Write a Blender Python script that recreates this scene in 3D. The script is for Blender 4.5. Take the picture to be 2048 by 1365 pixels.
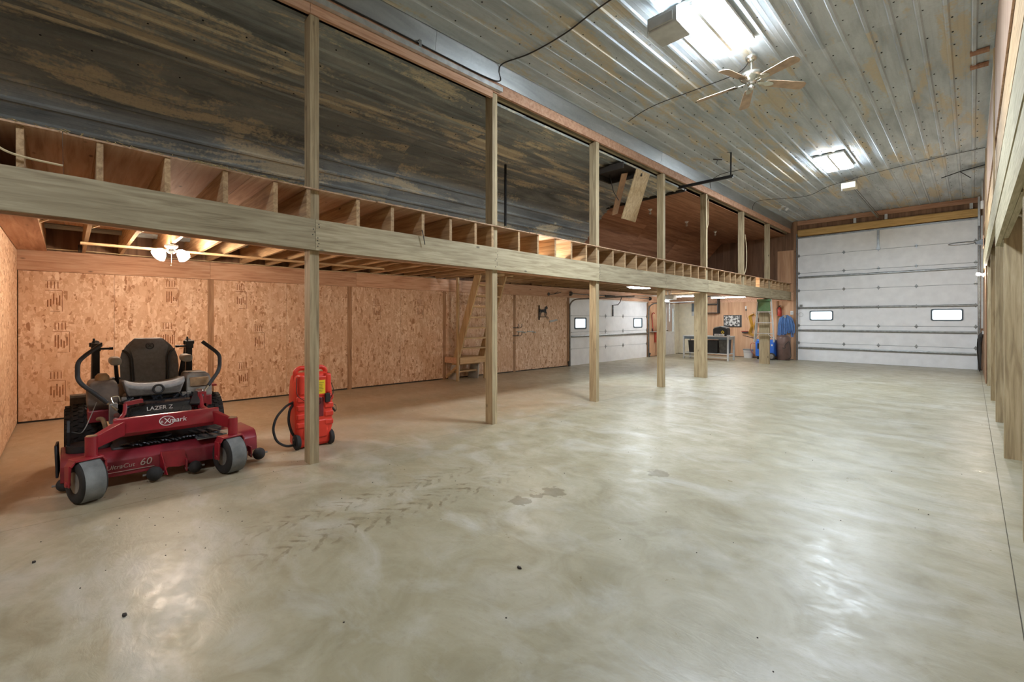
import bpy, math, random
from mathutils import Vector, Matrix
for _o in list(bpy.data.objects): bpy.data.objects.remove(_o)
random.seed(7)
SC = bpy.context.scene
COL = SC.collection
PI = math.pi
R = math.radians

# ------------------------------------------------------------------ camera
cam_d = bpy.data.cameras.new('camera')
cam_d.sensor_width = 36.0
cam_d.lens = 905.0 / 2048.0 * 36.0
cam_d.shift_y = -42.5 / 2048.0
cam_d.clip_start = 0.02
cam = bpy.data.objects.new('camera', cam_d)
cam.location = (0, 0, 1.44)
cam.rotation_euler = (R(90), 0, math.atan2(920, 905))
COL.objects.link(cam)
SC.camera = cam

# ------------------------------------------------------------------ world: plain overcast daylight
W = bpy.data.worlds.new('overcast'); SC.world = W
W.use_nodes = True
W.node_tree.nodes['Background'].inputs[0].default_value = (0.86, 0.94, 1.0, 1)
W.node_tree.nodes['Background'].inputs[1].default_value = 2.6
SC.view_settings.view_transform = 'Standard'
SC.view_settings.look = 'None'
SC.view_settings.gamma = 1
SC.view_settings.use_curve_mapping = False
SC.view_settings.exposure = 0.0
P_CEIL = 190.0      # emission of the ceiling fixtures' diffusers

# ------------------------------------------------------------------ mesh helpers
ROOT = {}
class B:
    def __init__(s): s.v = []; s.f = []
    def add(s, vs, fs):
        n = len(s.v); s.v += [tuple(p) for p in vs]; s.f += [tuple(i + n for i in q) for q in fs]; return s
    def box(s, x0, x1, y0, y1, z0, z1):
        return s.add([(x0,y0,z0),(x1,y0,z0),(x1,y1,z0),(x0,y1,z0),(x0,y0,z1),(x1,y0,z1),(x1,y1,z1),(x0,y1,z1)],
                     [(0,3,2,1),(4,5,6,7),(0,1,5,4),(1,2,6,5),(2,3,7,6),(3,0,4,7)])
    def hexa(s, p):
        return s.add(p, [(0,3,2,1),(4,5,6,7),(0,1,5,4),(1,2,6,5),(2,3,7,6),(3,0,4,7)])
    def bar(s, p0, p1, w, h, side=None):
        p0, p1 = Vector(p0), Vector(p1); d = (p1 - p0).normalized()
        if side is None:
            side = Vector((0,0,1)).cross(d)
            if side.length < 1e-4: side = Vector((0,1,0))
        sd = (Vector(side) - d * Vector(side).dot(d)).normalized(); up = d.cross(sd)
        a, b = sd * w / 2, up * h / 2
        return s.hexa([p0-a-b, p0+a-b, p0+a+b, p0-a+b, p1-a-b, p1+a-b, p1+a+b, p1-a+b])
    def prism(s, poly, ax, a0, a1):
        def P(q, t):
            return {'x': (t, q[0], q[1]), 'y': (q[0], t, q[1]), 'z': (q[0], q[1], t)}[ax]
        n = len(poly)
        return s.add([P(q, a0) for q in poly] + [P(q, a1) for q in poly],
                     [tuple(range(n))[::-1], tuple(range(n, 2*n))] + [(i, (i+1) % n, n + (i+1) % n, n + i) for i in range(n)])
    def loft(s, rings, cap=True, closed=True):
        n = len(rings[0]); vs = [p for r in rings for p in r]; fs = []
        for k in range(len(rings) - 1):
            for i in range(n if closed else n - 1):
                j = (i + 1) % n
                fs.append((k*n+i, k*n+j, (k+1)*n+j, (k+1)*n+i))
        if cap: fs.append(tuple(range(n))[::-1]); fs.append(tuple(range((len(rings)-1)*n, len(rings)*n)))
        return s.add(vs, fs)
    def cyl(s, p0, p1, r, n=14, r2=None):
        return s.tube([p0, p1], r, n, r2)
    def tube(s, pts, r, n=8, r2=None):
        pts = [Vector(p) for p in pts]; rings = []; prev = None; m = len(pts)
        for k, p in enumerate(pts):
            if k == 0: d = pts[1] - p
            elif k == m - 1: d = p - pts[k-1]
            else: d = (pts[k+1] - p).normalized() + (p - pts[k-1]).normalized()
            d = d.normalized() if d.length > 1e-9 else Vector((0,0,1))
            if prev is None:
                a = Vector((0,0,1)) if abs(d.z) < .9 else Vector((1,0,0))
                u = d.cross(a).normalized()
            else:
                u = (prev - d * prev.dot(d)).normalized()
            prev = u; w = d.cross(u)
            rr = r if r2 is None else r + (r2 - r) * k / (m - 1)
            rings.append([p + (u * math.cos(2*PI*i/n) + w * math.sin(2*PI*i/n)) * rr for i in range(n)])
        return s.loft(rings)
    def lathe(s, prof, c, ax=(0,0,1), n=24, cap=True):
        c = Vector(c); d = Vector(ax).normalized()
        a = Vector((0,0,1)) if abs(d.z) < .9 else Vector((1,0,0))
        u = d.cross(a).normalized(); w = d.cross(u)
        return s.loft([[c + d * z + (u * math.cos(2*PI*i/n) + w * math.sin(2*PI*i/n)) * max(r, 1e-4) for i in range(n)] for r, z in prof], cap)
    def ball(s, c, r, n=14, m=9):
        rx, ry, rz = (r, r, r) if not isinstance(r, tuple) else r
        rings = []
        for k in range(m + 1):
            t = PI * (.02 + .96 * k / m)
            rings.append([(c[0] + rx*math.sin(t)*math.cos(2*PI*i/n), c[1] + ry*math.sin(t)*math.sin(2*PI*i/n), c[2] - rz*math.cos(t)) for i in range(n)])
        return s.loft(rings)
    def ring(s, c, rad, r, ax='z', n=28, m=7, a0=0, a1=2*PI):
        pts = []
        for i in range(n + 1):
            t = a0 + (a1 - a0) * i / n; q = (rad*math.cos(t), rad*math.sin(t))
            pts.append({'z': (c[0]+q[0], c[1]+q[1], c[2]), 'x': (c[0], c[1]+q[0], c[2]+q[1]), 'y': (c[0]+q[0], c[1], c[2]+q[1])}[ax])
        return s.tube(pts, r, m)
    def xf(s, M, start=0):
        for i in range(start, len(s.v)): s.v[i] = tuple(M @ Vector(s.v[i]))
        return s
    def rotz(s, c, a, start=0):
        c = Vector(c); return s.xf(Matrix.Translation(c) @ Matrix.Rotation(a, 4, 'Z') @ Matrix.Translation(-c), start)
    def build(s, name, m, parent=None, smooth=False, bevel=0, seg=2, sub=0):
        me = bpy.data.meshes.new(name)
        o0 = ROOT.get(parent.name, Vector((0,0,0))) if parent else Vector((0,0,0))
        me.from_pydata([tuple(Vector(p) - o0) for p in s.v], [], s.f)
        me.validate()
        import bmesh
        bm = bmesh.new(); bm.from_mesh(me); bmesh.ops.recalc_face_normals(bm, faces=bm.faces); bm.to_mesh(me); bm.free()
        if smooth:
            for p in me.polygons: p.use_smooth = True
            me.set_sharp_from_angle(angle=R(42))
        o = bpy.data.objects.new(name, me); COL.objects.link(o)
        if m: me.materials.append(M[m])
        if parent: o.parent = parent; ROOT[o.name] = o0
        if bevel:
            md = o.modifiers.new('bevel', 'BEVEL'); md.width = bevel; md.segments = seg; md.limit_method = 'ANGLE'; md.angle_limit = R(35)
            if smooth is False and seg > 1:
                for p in me.polygons: p.use_smooth = True
                me.set_sharp_from_angle(angle=R(60))
        if sub:
            md = o.modifiers.new('sub', 'SUBSURF'); md.levels = sub; md.render_levels = sub
        return o

def tag(o, label=None, cat=None, group=None, kind=None):
    if label: o['label'] = label
    if cat: o['category'] = cat
    if group: o['group'] = group
    if kind: o['kind'] = kind
    return o
def thing(name, label, cat, loc=(0,0,0), group=None, kind=None):
    o = bpy.data.objects.new(name, None); COL.objects.link(o); o.location = loc; o.empty_display_size = .1
    ROOT[o.name] = Vector(loc)
    return tag(o, label, cat, group, kind)
def struct(name, label=None):
    return thing(name, label, None, kind='structure')
def copy_tree(o, parent=None):
    c = o.copy(); COL.objects.link(c); c.parent = parent
    for ch in list(o.children): copy_tree(ch, c)
    return c
def text_part(s, size, loc, right, up, m, parent, name='lettering', ext=.0015, align='LEFT', shear=0):
    cu = bpy.data.curves.new(name, 'FONT'); cu.body = s; cu.size = size; cu.extrude = ext; cu.align_x = align; cu.shear = shear
    cu.resolution_u = 3
    t = bpy.data.objects.new(name, cu); COL.objects.link(t)
    bpy.context.view_layer.update()
    me = bpy.data.meshes.new_from_object(t.evaluated_get(bpy.context.evaluated_depsgraph_get()))
    bpy.data.objects.remove(t)
    r, u = Vector(right).normalized(), Vector(up).normalized(); n = r.cross(u)
    o0 = ROOT.get(parent.name, Vector((0,0,0)))
    L = Vector(loc) - o0
    me.transform(Matrix(((r.x,u.x,n.x,L.x),(r.y,u.y,n.y,L.y),(r.z,u.z,n.z,L.z),(0,0,0,1))))
    me.materials.clear(); me.materials.append(M[m])
    o = bpy.data.objects.new(name, me); COL.objects.link(o); o.parent = parent; ROOT[o.name] = o0
    return o

# ------------------------------------------------------------------ materials
M = {}
def lin(c):
    return tuple((x/255/12.92 if x/255 <= .04045 else ((x/255+.055)/1.055)**2.4) for x in c) + (1,)
class NT:
    def __init__(s, name):
        s.m = bpy.data.materials.new(name); s.m.use_nodes = True; s.t = s.m.node_tree
        s.p = s.t.nodes['Principled BSDF']; M[name] = s.m
        s.co = s.n('ShaderNodeTexCoord').outputs['Object']
    def n(s, k, **kw):
        o = s.t.nodes.new(k)
        for a, b in kw.items(): setattr(o, a, b)
        return o
    def l(s, a, b): s.t.links.new(a, b)
    def mapping(s, scale=(1,1,1), rot=(0,0,0), loc=(0,0,0), src=None):
        o = s.n('ShaderNodeMapping'); o.inputs['Scale'].default_value = scale; o.inputs['Rotation'].default_value = rot; o.inputs['Location'].default_value = loc
        s.l(src or s.co, o.inputs['Vector']); return o.outputs[0]
    def noise(s, vec, scale, detail=4, rough=.55, dist=0):
        o = s.n('ShaderNodeTexNoise'); o.inputs['Scale'].default_value = scale; o.inputs['Detail'].default_value = detail
        o.inputs['Roughness'].default_value = rough; o.inputs['Distortion'].default_value = dist
        s.l(vec, o.inputs['Vector']); return o.outputs['Fac']
    def ramp(s, fac, stops, interp='LINEAR'):
        o = s.n('ShaderNodeValToRGB'); e = o.color_ramp.elements; o.color_ramp.interpolation = interp
        while len(e) < len(stops): e.new(.5)
        for q, (p, c) in zip(e, stops): q.position = p; q.color = c if len(c) == 4 else lin(c)
        s.l(fac, o.inputs[0]); return o.outputs[0]
    def mix(s, a, b, fac, mode='MIX'):
        o = s.n('ShaderNodeMix', data_type='RGBA', blend_type=mode)
        for k, v in ((0, fac), (6, a), (7, b)):
            if hasattr(v, 'links') or hasattr(v, 'is_linked'): s.l(v, o.inputs[k])
            elif k == 0: o.inputs[0].default_value = v
            else: o.inputs[k].default_value = v if len(v) == 4 else lin(v)
        return o.outputs[2]
    def math(s, op, a, b=0.0, c=None):
        o = s.n('ShaderNodeMath', operation=op)
        for i, v in enumerate((a, b) if c is None else (a, b, c)):
            if hasattr(v, 'is_linked'): s.l(v, o.inputs[i])
            else: o.inputs[i].default_value = v
        return o.outputs[0]
    def bump(s, h, st=.2, dist=.01):
        o = s.n('ShaderNodeBump'); o.inputs['Strength'].default_value = st; o.inputs['Distance'].default_value = dist
        s.l(h, o.inputs['Height']); s.l(o.outputs[0], s.p.inputs['Normal'])
    def rnd(s): return s.n('ShaderNodeObjectInfo').outputs['Random']
    def offs(s, k=37.0):
        a = s.n('ShaderNodeVectorMath', operation='SCALE'); cb = s.n('ShaderNodeCombineXYZ')
        r = s.rnd(); [s.l(r, cb.inputs[i]) for i in range(3)]
        s.l(cb.outputs[0], a.inputs[0]); a.inputs['Scale'].default_value = k
        b = s.n('ShaderNodeVectorMath', operation='ADD'); s.l(s.co, b.inputs[0]); s.l(a.outputs[0], b.inputs[1]); return b.outputs[0]
    def set(s, col=None, rough=None, metal=None, **kw):
        for nm, v in (('Base Color', col), ('Roughness', rough), ('Metallic', metal)):
            if v is None: continue
            if hasattr(v, 'is_linked'): s.l(v, s.p.inputs[nm])
            elif nm == 'Base Color': s.p.inputs[nm].default_value = v if len(v) == 4 else lin(v)
            else: s.p.inputs[nm].default_value = v
        return s
def plain(name, col, rough=.5, metal=0, var=.12, scale=9, bump=0, coat=0):
    t = NT(name); n = t.noise(t.offs(), scale, 5)
    lo = tuple(max(0, x * (1 - var)) for x in col); hi = tuple(min(255, x * (1 + var * .7)) for x in col)
    t.set(t.ramp(n, [(.3, lo), (.7, hi)]), None, metal)
    t.set(None, t.math('ADD', t.math('MULTIPLY', n, .16), rough - .08))
    if coat: t.p.inputs['Coat Weight'].default_value = coat; t.p.inputs['Coat Roughness'].default_value = .2
    if bump: t.bump(t.noise(t.co, scale * 6, 3), bump, .004)
    return t
def wood(name, c0, c1, c2, ax, stretch=14, rough=.75, blot=.4, knots=True):
    """grain runs along axis ax (0,1,2); boards differ by object random"""
    t = NT(name); v = t.offs()
    sc = [stretch]*3; sc[ax] = stretch * .06
    g = t.noise(t.mapping(tuple(sc), src=v), 2.2, 6, .6, .6)
    sc2 = [1.6]*3; sc2[ax] = .5
    b = t.noise(t.mapping(tuple(sc2), src=v), 1.5, 4, .6)
    col = t.ramp(g, [(.28, c0), (.5, c1), (.72, c2)])
    col = t.mix(col, c0, t.math('MULTIPLY', t.ramp(b, [(.5, (0,0,0,1)), (.75, (1,1,1,1))]), blot))
    hsv = t.n('ShaderNodeHueSaturation'); t.l(col, hsv.inputs['Color'])
    t.l(t.math('ADD', t.math('MULTIPLY', t.rnd(), .28), .86), hsv.inputs['Value'])
    col = hsv.outputs[0]
    if knots:
        vo = t.n('ShaderNodeTexVoronoi'); vo.inputs['Scale'].default_value = 1.0
        sk = [5.0]*3; sk[ax] = 2.2
        t.l(t.mapping(tuple(sk), src=v), vo.inputs['Vector'])
        col = t.mix(col, tuple(x*.45 for x in c0), t.math('MULTIPLY', t.ramp(vo.outputs['Distance'], [(.035, (1,1,1,1)), (.09, (0,0,0,1))]), .75))
    t.set(col, rough); t.bump(g, .25, .003)
    return t
wood('lumber_vert', (132,114,86), (172,154,120), (194,178,144), 2)
wood('lumber_y', (128,114,88), (164,151,122), (186,174,144), 1)
wood('lumber_x', (126,98,68), (172,141,103), (196,168,128), 0)
wood('fir_y', (176,128,98), (208,164,132), (220,182,152), 1, blot=.2)
wood('fir_z', (130,96,70), (164,126,94), (182,146,112), 2, blot=.25)
wood('pale_z', (150,124,88), (188,160,118), (208,184,146), 2, blot=.25)
wood('pale_x', (150,120,86), (190,158,118), (210,182,144), 0, blot=.25)
wood('pale_y', (158,128,90), (196,164,122), (214,186,146), 1, blot=.25)
wood('ply_red', (128,88,62), (166,120,88), (188,144,110), 1, stretch=6, blot=.5, knots=False)
wood('ply_x', (160,116,88), (194,150,120), (208,170,142), 0, stretch=8, blot=.35)
wood('ply_deck', (150,116,88), (184,150,120), (198,168,140), 0, stretch=8, blot=.35)
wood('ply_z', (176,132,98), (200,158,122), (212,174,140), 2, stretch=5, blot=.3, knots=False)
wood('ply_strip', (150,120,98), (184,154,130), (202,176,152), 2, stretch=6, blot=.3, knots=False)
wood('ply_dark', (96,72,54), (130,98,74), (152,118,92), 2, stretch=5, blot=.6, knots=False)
wood('ochre_x', (176,138,80), (204,166,104), (218,184,126), 0, blot=.3)
wood('rough_y', (150,138,106), (184,172,138), (206,196,164), 1, stretch=22, blot=.35)
def osb(name, tint, ax):
    t = NT(name); v = t.offs(11.0)
    outs = []
    for k, (rot, sc) in enumerate(((0.3, 23), (1.25, 27), (2.3, 20))):
        vo = t.n('ShaderNodeTexVoronoi'); vo.inputs['Scale'].default_value = 1.0
        s3 = [sc, sc*.32, sc] ; r3 = [0,0,0]; r3[ax] = rot
        if ax == 0: s3 = [sc*.5, sc, sc*.3]
        else: s3 = [sc*.3, sc*.5, sc]
        t.l(t.mapping(tuple(s3), tuple(r3), (k*7.3, k*3.1, k*5.7), v), vo.inputs['Vector']); outs.append(vo.outputs['Color'])
    sep = [t.n('ShaderNodeSeparateColor') for _ in outs]
    for a, b in zip(outs, sep): t.l(a, b.inputs[0])
    sel = t.noise(v, 12, 2)
    fac = t.mix(outs[0], outs[1], t.ramp(sel, [(.47, (0,0,0,1)), (.53, (1,1,1,1))]))
    fac = t.mix(fac, outs[2], t.ramp(t.noise(v, 16, 2), [(.52, (0,0,0,1)), (.58, (1,1,1,1))]))
    bw = t.n('ShaderNodeSeparateColor'); t.l(fac, bw.inputs[0])
    c = [tuple(a * b for a, b in zip(x, tint)) for x in ((168,122,88), (208,168,134), (222,188,157), (240,214,188))]
    col = t.ramp(bw.outputs[0], [(.03, c[0]), (.16, c[1]), (.6, c[2]), (.95, c[3])])
    big = t.noise(v, 1.3, 4)
    col = t.mix(col, c[1], t.math('MULTIPLY', t.ramp(big, [(.42, (0,0,0,1)), (.7, (1,1,1,1))]), .6))
    t.set(col, .7); t.bump(bw.outputs[0], .25, .003)
osb('osb', (1,1,1), 0)
osb('osb_end', (1.0,.99,.97), 1)

def concrete():
    t = NT('concrete'); v = t.co
    big = t.noise(v, .55, 6, .6, .3); mid = t.noise(v, 2.6, 7, .65, .8); fine = t.noise(v, 26, 5, .7)
    sw = t.noise(t.mapping((1.0, 1.9, 1), (0, 0, .9)), 1.3, 7, .62, .8)
    c = t.ramp(mid, [(.3, (138,130,104)), (.5, (158,151,126)), (.72, (176,170,149))])
    c = t.mix(c, (152,143,114), t.math('MULTIPLY', t.ramp(big, [(.45, (0,0,0,1)), (.68, (1,1,1,1))]), .55))
    c = t.mix(c, (190,188,178), t.math('MULTIPLY', t.ramp(sw, [(.5, (0,0,0,1)), (.72, (1,1,1,1))]), .6))
    c = t.mix(c, (132,122,100), t.math('MULTIPLY', t.ramp(fine, [(.54, (0,0,0,1)), (.78, (1,1,1,1))]), .35))
    sep = t.n('ShaderNodeSeparateXYZ'); t.l(v, sep.inputs[0]); X, Y = sep.outputs[0], sep.outputs[1]
    # browner tone towards the left wall, fading along Y
    brown_tint = t.math('MULTIPLY', t.math('SMOOTHSTEP', X, -4.4, -6.2) if False else t.ramp(t.math('MULTIPLY_ADD', X, -.5, -2.1), [(.0, (0,0,0,1)), (.6, (1,1,1,1))]),
                  t.ramp(t.math('MULTIPLY_ADD', Y, -.1, 1.0), [(.0, (0,0,0,1)), (.45, (1,1,1,1))]))
    c = t.mix(c, (176,152,122), t.math('MULTIPLY', brown_tint, t.ramp(t.noise(v, 1.1, 5), [(.25, (.35,.35,.35,1)), (.7, (.9,.9,.9,1))])))
    # muddy tyre tracks: chevron lugs along Y near x=-3.1
    def band(cx, w):
        d = t.math('ABSOLUTE', t.math('SUBTRACT', X, cx)); return t.ramp(t.math('DIVIDE', d, w), [(.7, (1,1,1,1)), (1.0, (0,0,0,1))])
    for cx, w in ((-3.02, .17), (-3.42, .13)):
        ch = t.math('SINE', t.math('MULTIPLY', t.math('ADD', Y, t.math('ADD', t.math('MULTIPLY', t.math('ABSOLUTE', t.math('SUBTRACT', X, cx)), 1.1), t.math('MULTIPLY', t.noise(v, 6.5, 5), .22))), 52))
        mk = t.math('MULTIPLY', t.math('MULTIPLY', band(cx, w), t.ramp(ch, [(.35, (0,0,0,1)), (.75, (1,1,1,1))])),
                    t.math('MULTIPLY', t.ramp(t.math('MULTIPLY_ADD', Y, .3, 0.0), [(.17, (0,0,0,1)), (.3, (1,1,1,1)), (.75, (1,1,1,1)), (1.0, (0,0,0,1))]), t.ramp(t.noise(v, 7.1, 5, .7), [(.42, (0,0,0,1)), (.62, (1,1,1,1))])))
        c = t.mix(c, (112,100,74), t.math('MULTIPLY', mk, .8))
    # three dried spill spots
    for sx, sy, sr in ((-2.52, 2.56, .10), (-2.49, 2.73, .05), (-2.455, 2.90, .12), (-2.05, 3.95, .11)):
        vd = t.n('ShaderNodeVectorMath', operation='DISTANCE'); vd.inputs[1].default_value = (sx, sy, 0)
        t.l(v, vd.inputs[0])
        dd = t.math('ADD', vd.outputs['Value'], t.math('MULTIPLY', t.math('SUBTRACT', t.noise(v, 16, 4), .5), .22))
        c = t.mix(c, (98,88,62), t.math('MULTIPLY', t.ramp(t.math('DIVIDE', dd, sr), [(.75, (1,1,1,1)), (.95, (0,0,0,1))]), .6))
    blot = t.noise(t.mapping((1, 1.5, 1), (0,0,.6)), 4.2, 7, .72, .4)
    t.set(c, t.math('ADD', t.ramp(blot, [(.34, (.20,.20,.20,1)), (.6, (.38,.38,.38,1))]), t.math('MULTIPLY', fine, .16)))
    t.p.inputs['Specular IOR Level'].default_value = .55
    t.bump(t.math('ADD', t.math('MULTIPLY', t.noise(t.mapping((1, 2.2, 1), (0,0,.5)), 5.5, 5, .6, 1.0), 1.0), t.math('MULTIPLY', fine, .12)), .10, .02)
concrete()
def galv(name, dark, mid, light, stain, rough=.42, metal=.55, sfac=.6):
    t = NT(name); v = t.offs(23.0)
    a = t.noise(t.mapping((3.0, .55, 3.0), src=v), 1.3, 6, .62, .5)
    b = t.noise(t.mapping((2.6, .55, 2.6), (0,0,0), (3,9,2), src=v), 1.0, 6, .66, .5)
    d = t.noise(v, 24, 4, .6)
    c = t.ramp(a, [(.3, dark), (.52, mid), (.75, light)])
    c = t.mix(c, stain, t.math('MULTIPLY', t.ramp(t.math('ADD', t.math('MULTIPLY', b, .8), t.math('MULTIPLY', d, .2)), [(.515, (0,0,0,1)), (.58, (1,1,1,1))]), sfac))
    c = t.mix(c, dark, t.math('MULTIPLY', t.ramp(d, [(.5, (0,0,0,1)), (.8, (1,1,1,1))]), .35))
    t.set(c, t.math('ADD', t.math('MULTIPLY', a, .3), rough - .12), metal)
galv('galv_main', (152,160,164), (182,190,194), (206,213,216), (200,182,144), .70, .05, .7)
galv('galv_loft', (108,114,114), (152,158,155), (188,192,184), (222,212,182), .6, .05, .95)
galv('galv_trim', (140,144,142), (165,168,166), (190,192,190), (170,170,160), .38, .6, .2)
plain('white_door', (240,242,243), .5, 0, .03, 4)
plain('white_paint', (228,227,222), .5, 0, .04, 6)
plain('cream_paint', (222,214,190), .5, 0, .04, 6)
plain('steel', (150,152,150), .4, .8, .15, 12)
plain('dark_steel', (92,92,90), .45, .7, .2, 12)
plain('black_steel', (40,40,40), .5, .4, .25, 12)
plain('alu', (206,208,206), .35, .75, .08, 12)
plain('chrome', (190,186,172), .22, .95, .1, 8)
plain('black_plastic', (38,38,39), .5, 0, .2, 10)
plain('black_gloss', (30,33,38), .28, 0, .2, 10)
plain('rubber', (42,40,38), .8, 0, .22, 14, .2)
plain('rubber_dusty', (116,118,116), .85, 0, .22, 7, .2)
plain('red_paint', (150,30,42), .35, 0, .12, 6, 0, .4)
plain('red_deck', (128,34,44), .42, 0, .2, 5, 0, .2)
plain('red_plastic', (216,58,40), .42, 0, .07, 5)
plain('red_ext', (176,60,44), .4, 0, .1, 6)
plain('seat_grey', (112,114,116), .6, 0, .1, 30, .15)
plain('seat_light', (150,150,148), .6, 0, .1, 30, .15)
plain('armrest_tan', (150,144,134), .6, 0, .1, 10)
plain('joint_grey', (112,104,88), .9, 0, .2, 12)
plain('straw', (176,156,110), .9, 0, .2, 12)
plain('pod_dark', (104,90,78), .65, 0, .3, 7)
plain('pod_grey', (134,129,120), .6, 0, .25, 6)
plain('dirt_tan', (150,120,86), .85, 0, .3, 7)
plain('yellow', (236,204,40), .5, 0, .05, 6)
plain('yellow_cord', (196,150,52), .6, 0, .12, 14)
plain('blue_hose', (86,124,178), .5, 0, .14, 12)
plain('blue_paint', (52,110,204), .42, 0, .1, 6)
plain('green_plastic', (86,116,76), .5, 0, .1, 10)
plain('brown_tank', (110,88,80), .45, .2, .12, 6)
plain('grey_plastic', (136,138,138), .5, 0, .08, 6)
plain('light_grey', (192,194,192), .5, 0, .06, 8)
plain('wood_blade', (180,154,128), .45, 0, .14, 8)
plain('white_print', (226,224,218), .5, 0, .04, 6)
plain('grey_print', (158,142,128), .5, 0, .04, 6)
plain('ink', (142,94,60), .8, 0, .2, 20)
plain('wire_black', (44,40,36), .6, 0, .2, 8)
plain('wire_tan', (206,188,150), .6, 0, .1, 8)
plain('shade_dark', (52,46,40), .8, 0, .2, 6)
plain('slate', (92,104,112), .6, 0, .1, 6)
plain('cardboard', (170,130,92), .8, 0, .1, 9)
plain('gasket', (48,46,44), .8, 0, .1, 8)
def emit(name, col, st, base=(240,240,236)):
    t = NT(name); t.set(base, .4); t.p.inputs['Emission Color'].default_value = lin(col); t.p.inputs['Emission Strength'].default_value = st
emit('diffuser', (228,241,255), P_CEIL)
emit('diffuser_fill', (232,242,255), P_CEIL * .4)  # weaker emission for the added fill light behind the camera
emit('tube_lit', (244,249,255), 110)
emit('bulb_lit', (255,242,226), 900)
emit('shade_lit', (255,232,210), 150)
emit('lens_lit', (236,246,255), 60)
def glass_pane():
    t = NT('pane'); t.set((236,244,246), .35); t.p.inputs['Transmission Weight'].default_value = .96; t.p.inputs['IOR'].default_value = 1.05
glass_pane()
def bulb_glass():
    t = NT('bulb_glass'); t.set((240,236,226), .2); t.p.inputs['Transmission Weight'].default_value = .5
bulb_glass()
def engine_print():
    t = NT('engine_print'); vo = t.n('ShaderNodeTexVoronoi'); vo.inputs['Scale'].default_value = 14
    t.l(t.co, vo.inputs['Vector'])
    n = t.noise(t.co, 16, 6, .7, 1.5)
    t.set(t.ramp(t.math('MULTIPLY', t.math('ADD', n, vo.outputs['Distance']), .6), [(.36, (30,30,30)), (.56, (84,82,78)), (.70, (196,194,188))]), .5)
engine_print()


# ================================================================== THE SETTING
H_CEIL = 4.97
X_POST = -4.61            # +X face of the left row of posts
Y_FAR = 18.65
Y_NEAR = -5.0
X_R = 4.9
def wx(y):                # inside face of the left wall, slightly out of square up to the overhead door
    return -9.24 + (y + .49) * (.46 / 11.6) if y < 11.11 else -8.78
def lerp_tab(tab, y):
    for (a, b), (c, d) in zip(tab, tab[1:]):
        if y <= c: return b + (d - b) * (y - a) / (c - a)
    return tab[-1][1]
def zb(y):                # underside of the sagging front beam
    return lerp_tab([(-5, 2.20), (-.05, 2.182), (1.75, 2.132), (8.2, 2.112), (16.2, 2.135), (18.7, 2.14)], y)

# floor: three slabs cast apart, saw joints between
fl = struct('floor')
B().box(-9.6, 5.2, Y_NEAR-.2, Y_FAR+.2, -.3, -.0301).build('sub_base', 'gasket', fl)
for xj in (X_POST-.0085, .1655): B().box(xj - .0024, xj + .0024, Y_NEAR-.2, Y_FAR+.2, -.03, -.004).build('joint_filler', 'joint_grey', fl)
for x0, x1 in ((-9.6, X_POST-.011), (X_POST-.006, .163), (.168, 5.2)):
    B().box(x0, x1, Y_NEAR-.2, Y_FAR+.2, -.03, 0).build('slab', 'concrete', fl)

# --- corrugated sheets: profile sampled along a path, ribs pointing into the room
def rib_profile(s0, s1, pitch=.2286, h=.019):
    k0 = math.ceil((s0 - .02) / pitch); out = [(s0, 0)]
    k = k0
    while k * pitch < s1 - .005:
        c = k * pitch
        for ds, hh in ((-.030, 0), (-.014, h), (.014, h), (.030, 0)):
            if s0 <= c + ds <= s1: out.append((c + ds, hh))
        m = c + pitch / 2
        for ds, hh in ((-.034, 0), (-.026, .0014), (-.018, 0), (.018, 0), (.026, .0014), (.034, 0)):
            if s0 <= m + ds <= s1: out.append((m + ds, hh))
        k += 1
    out.append((s1, 0)); return sorted(set(out))
def path_eval(path, s):
    acc = 0
    for (x0, z0), (x1, z1) in zip(path, path[1:]):
        L = math.hypot(x1-x0, z1-z0)
        if s <= acc + L + 1e-9 or (x1, z1) == path[-1]:
            t = (s - acc) / L; return x0+(x1-x0)*t, z0+(z1-z0)*t, (x1-x0)/L, (z1-z0)/L
        acc += L
def path_len(path): return sum(math.hypot(b[0]-a[0], b[1]-a[1]) for a, b in zip(path, path[1:]))
def sheet(path, s0, s1, y0, y1, drop, sign, m, parent, name='ceiling_panel', extra=()):
    b = B()
    prof = rib_profile(s0, s1, h=.019 if m == 'galv_main' else .027)
    for e in extra:
        if s0 < e < s1: prof.append((e, 0))
    prof = sorted(set(prof)); r0 = []; r1 = []; q0 = []; q1 = []
    for s, hh in prof:
        x, z, dx, dz = path_eval(path, s); nx, nz = dz * sign, -dx * sign
        a = hh + drop
        r0.append((x + nx*a, y0, z + nz*a)); r1.append((x + nx*a, y1, z + nz*a))
    n = len(prof)
    b.loft([r0, r1], cap=False, closed=False)
    return b.build(name, m, parent)

# main ceiling, ribs along the building
ce = struct('ceiling')
main_path = [(X_POST + .06, H_CEIL), (.21, H_CEIL)]
laps = [Y_NEAR, .45, 6.9, 13.38, Y_FAR]
Lm = path_len(main_path); s = 0; i = 0
while s < Lm - .01:
    e = min(Lm, s + .9144)
    for k in range(4):
        sheet(main_path, max(0, s - .03 if s else 0), e, laps[k], laps[k+1] + (.08 if k < 3 else 0), (.0015 if i % 2 else 0) + (.005 if k % 2 else 0), 1, 'galv_main', ce)
    s = e; i += 1
# screw heads in rows along the ribs
sb = B()
for i in range(1, 22):
    x = X_POST + .06 + i * .2286 + .05
    if x > .18: break
    for k in range(58):
        y = -3.9 + k * .4 + random.uniform(-.05, .05)
        if y < Y_FAR - .2 and random.random() < .8:
            sb.lathe([(.007, -.004), (.011, 0), (.011, .006)], (x + random.uniform(-.01, .01), y, H_CEIL - .006), n=6)
tag(sb.build('screw_heads', 'black_steel', ce), kind='stuff')
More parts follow.
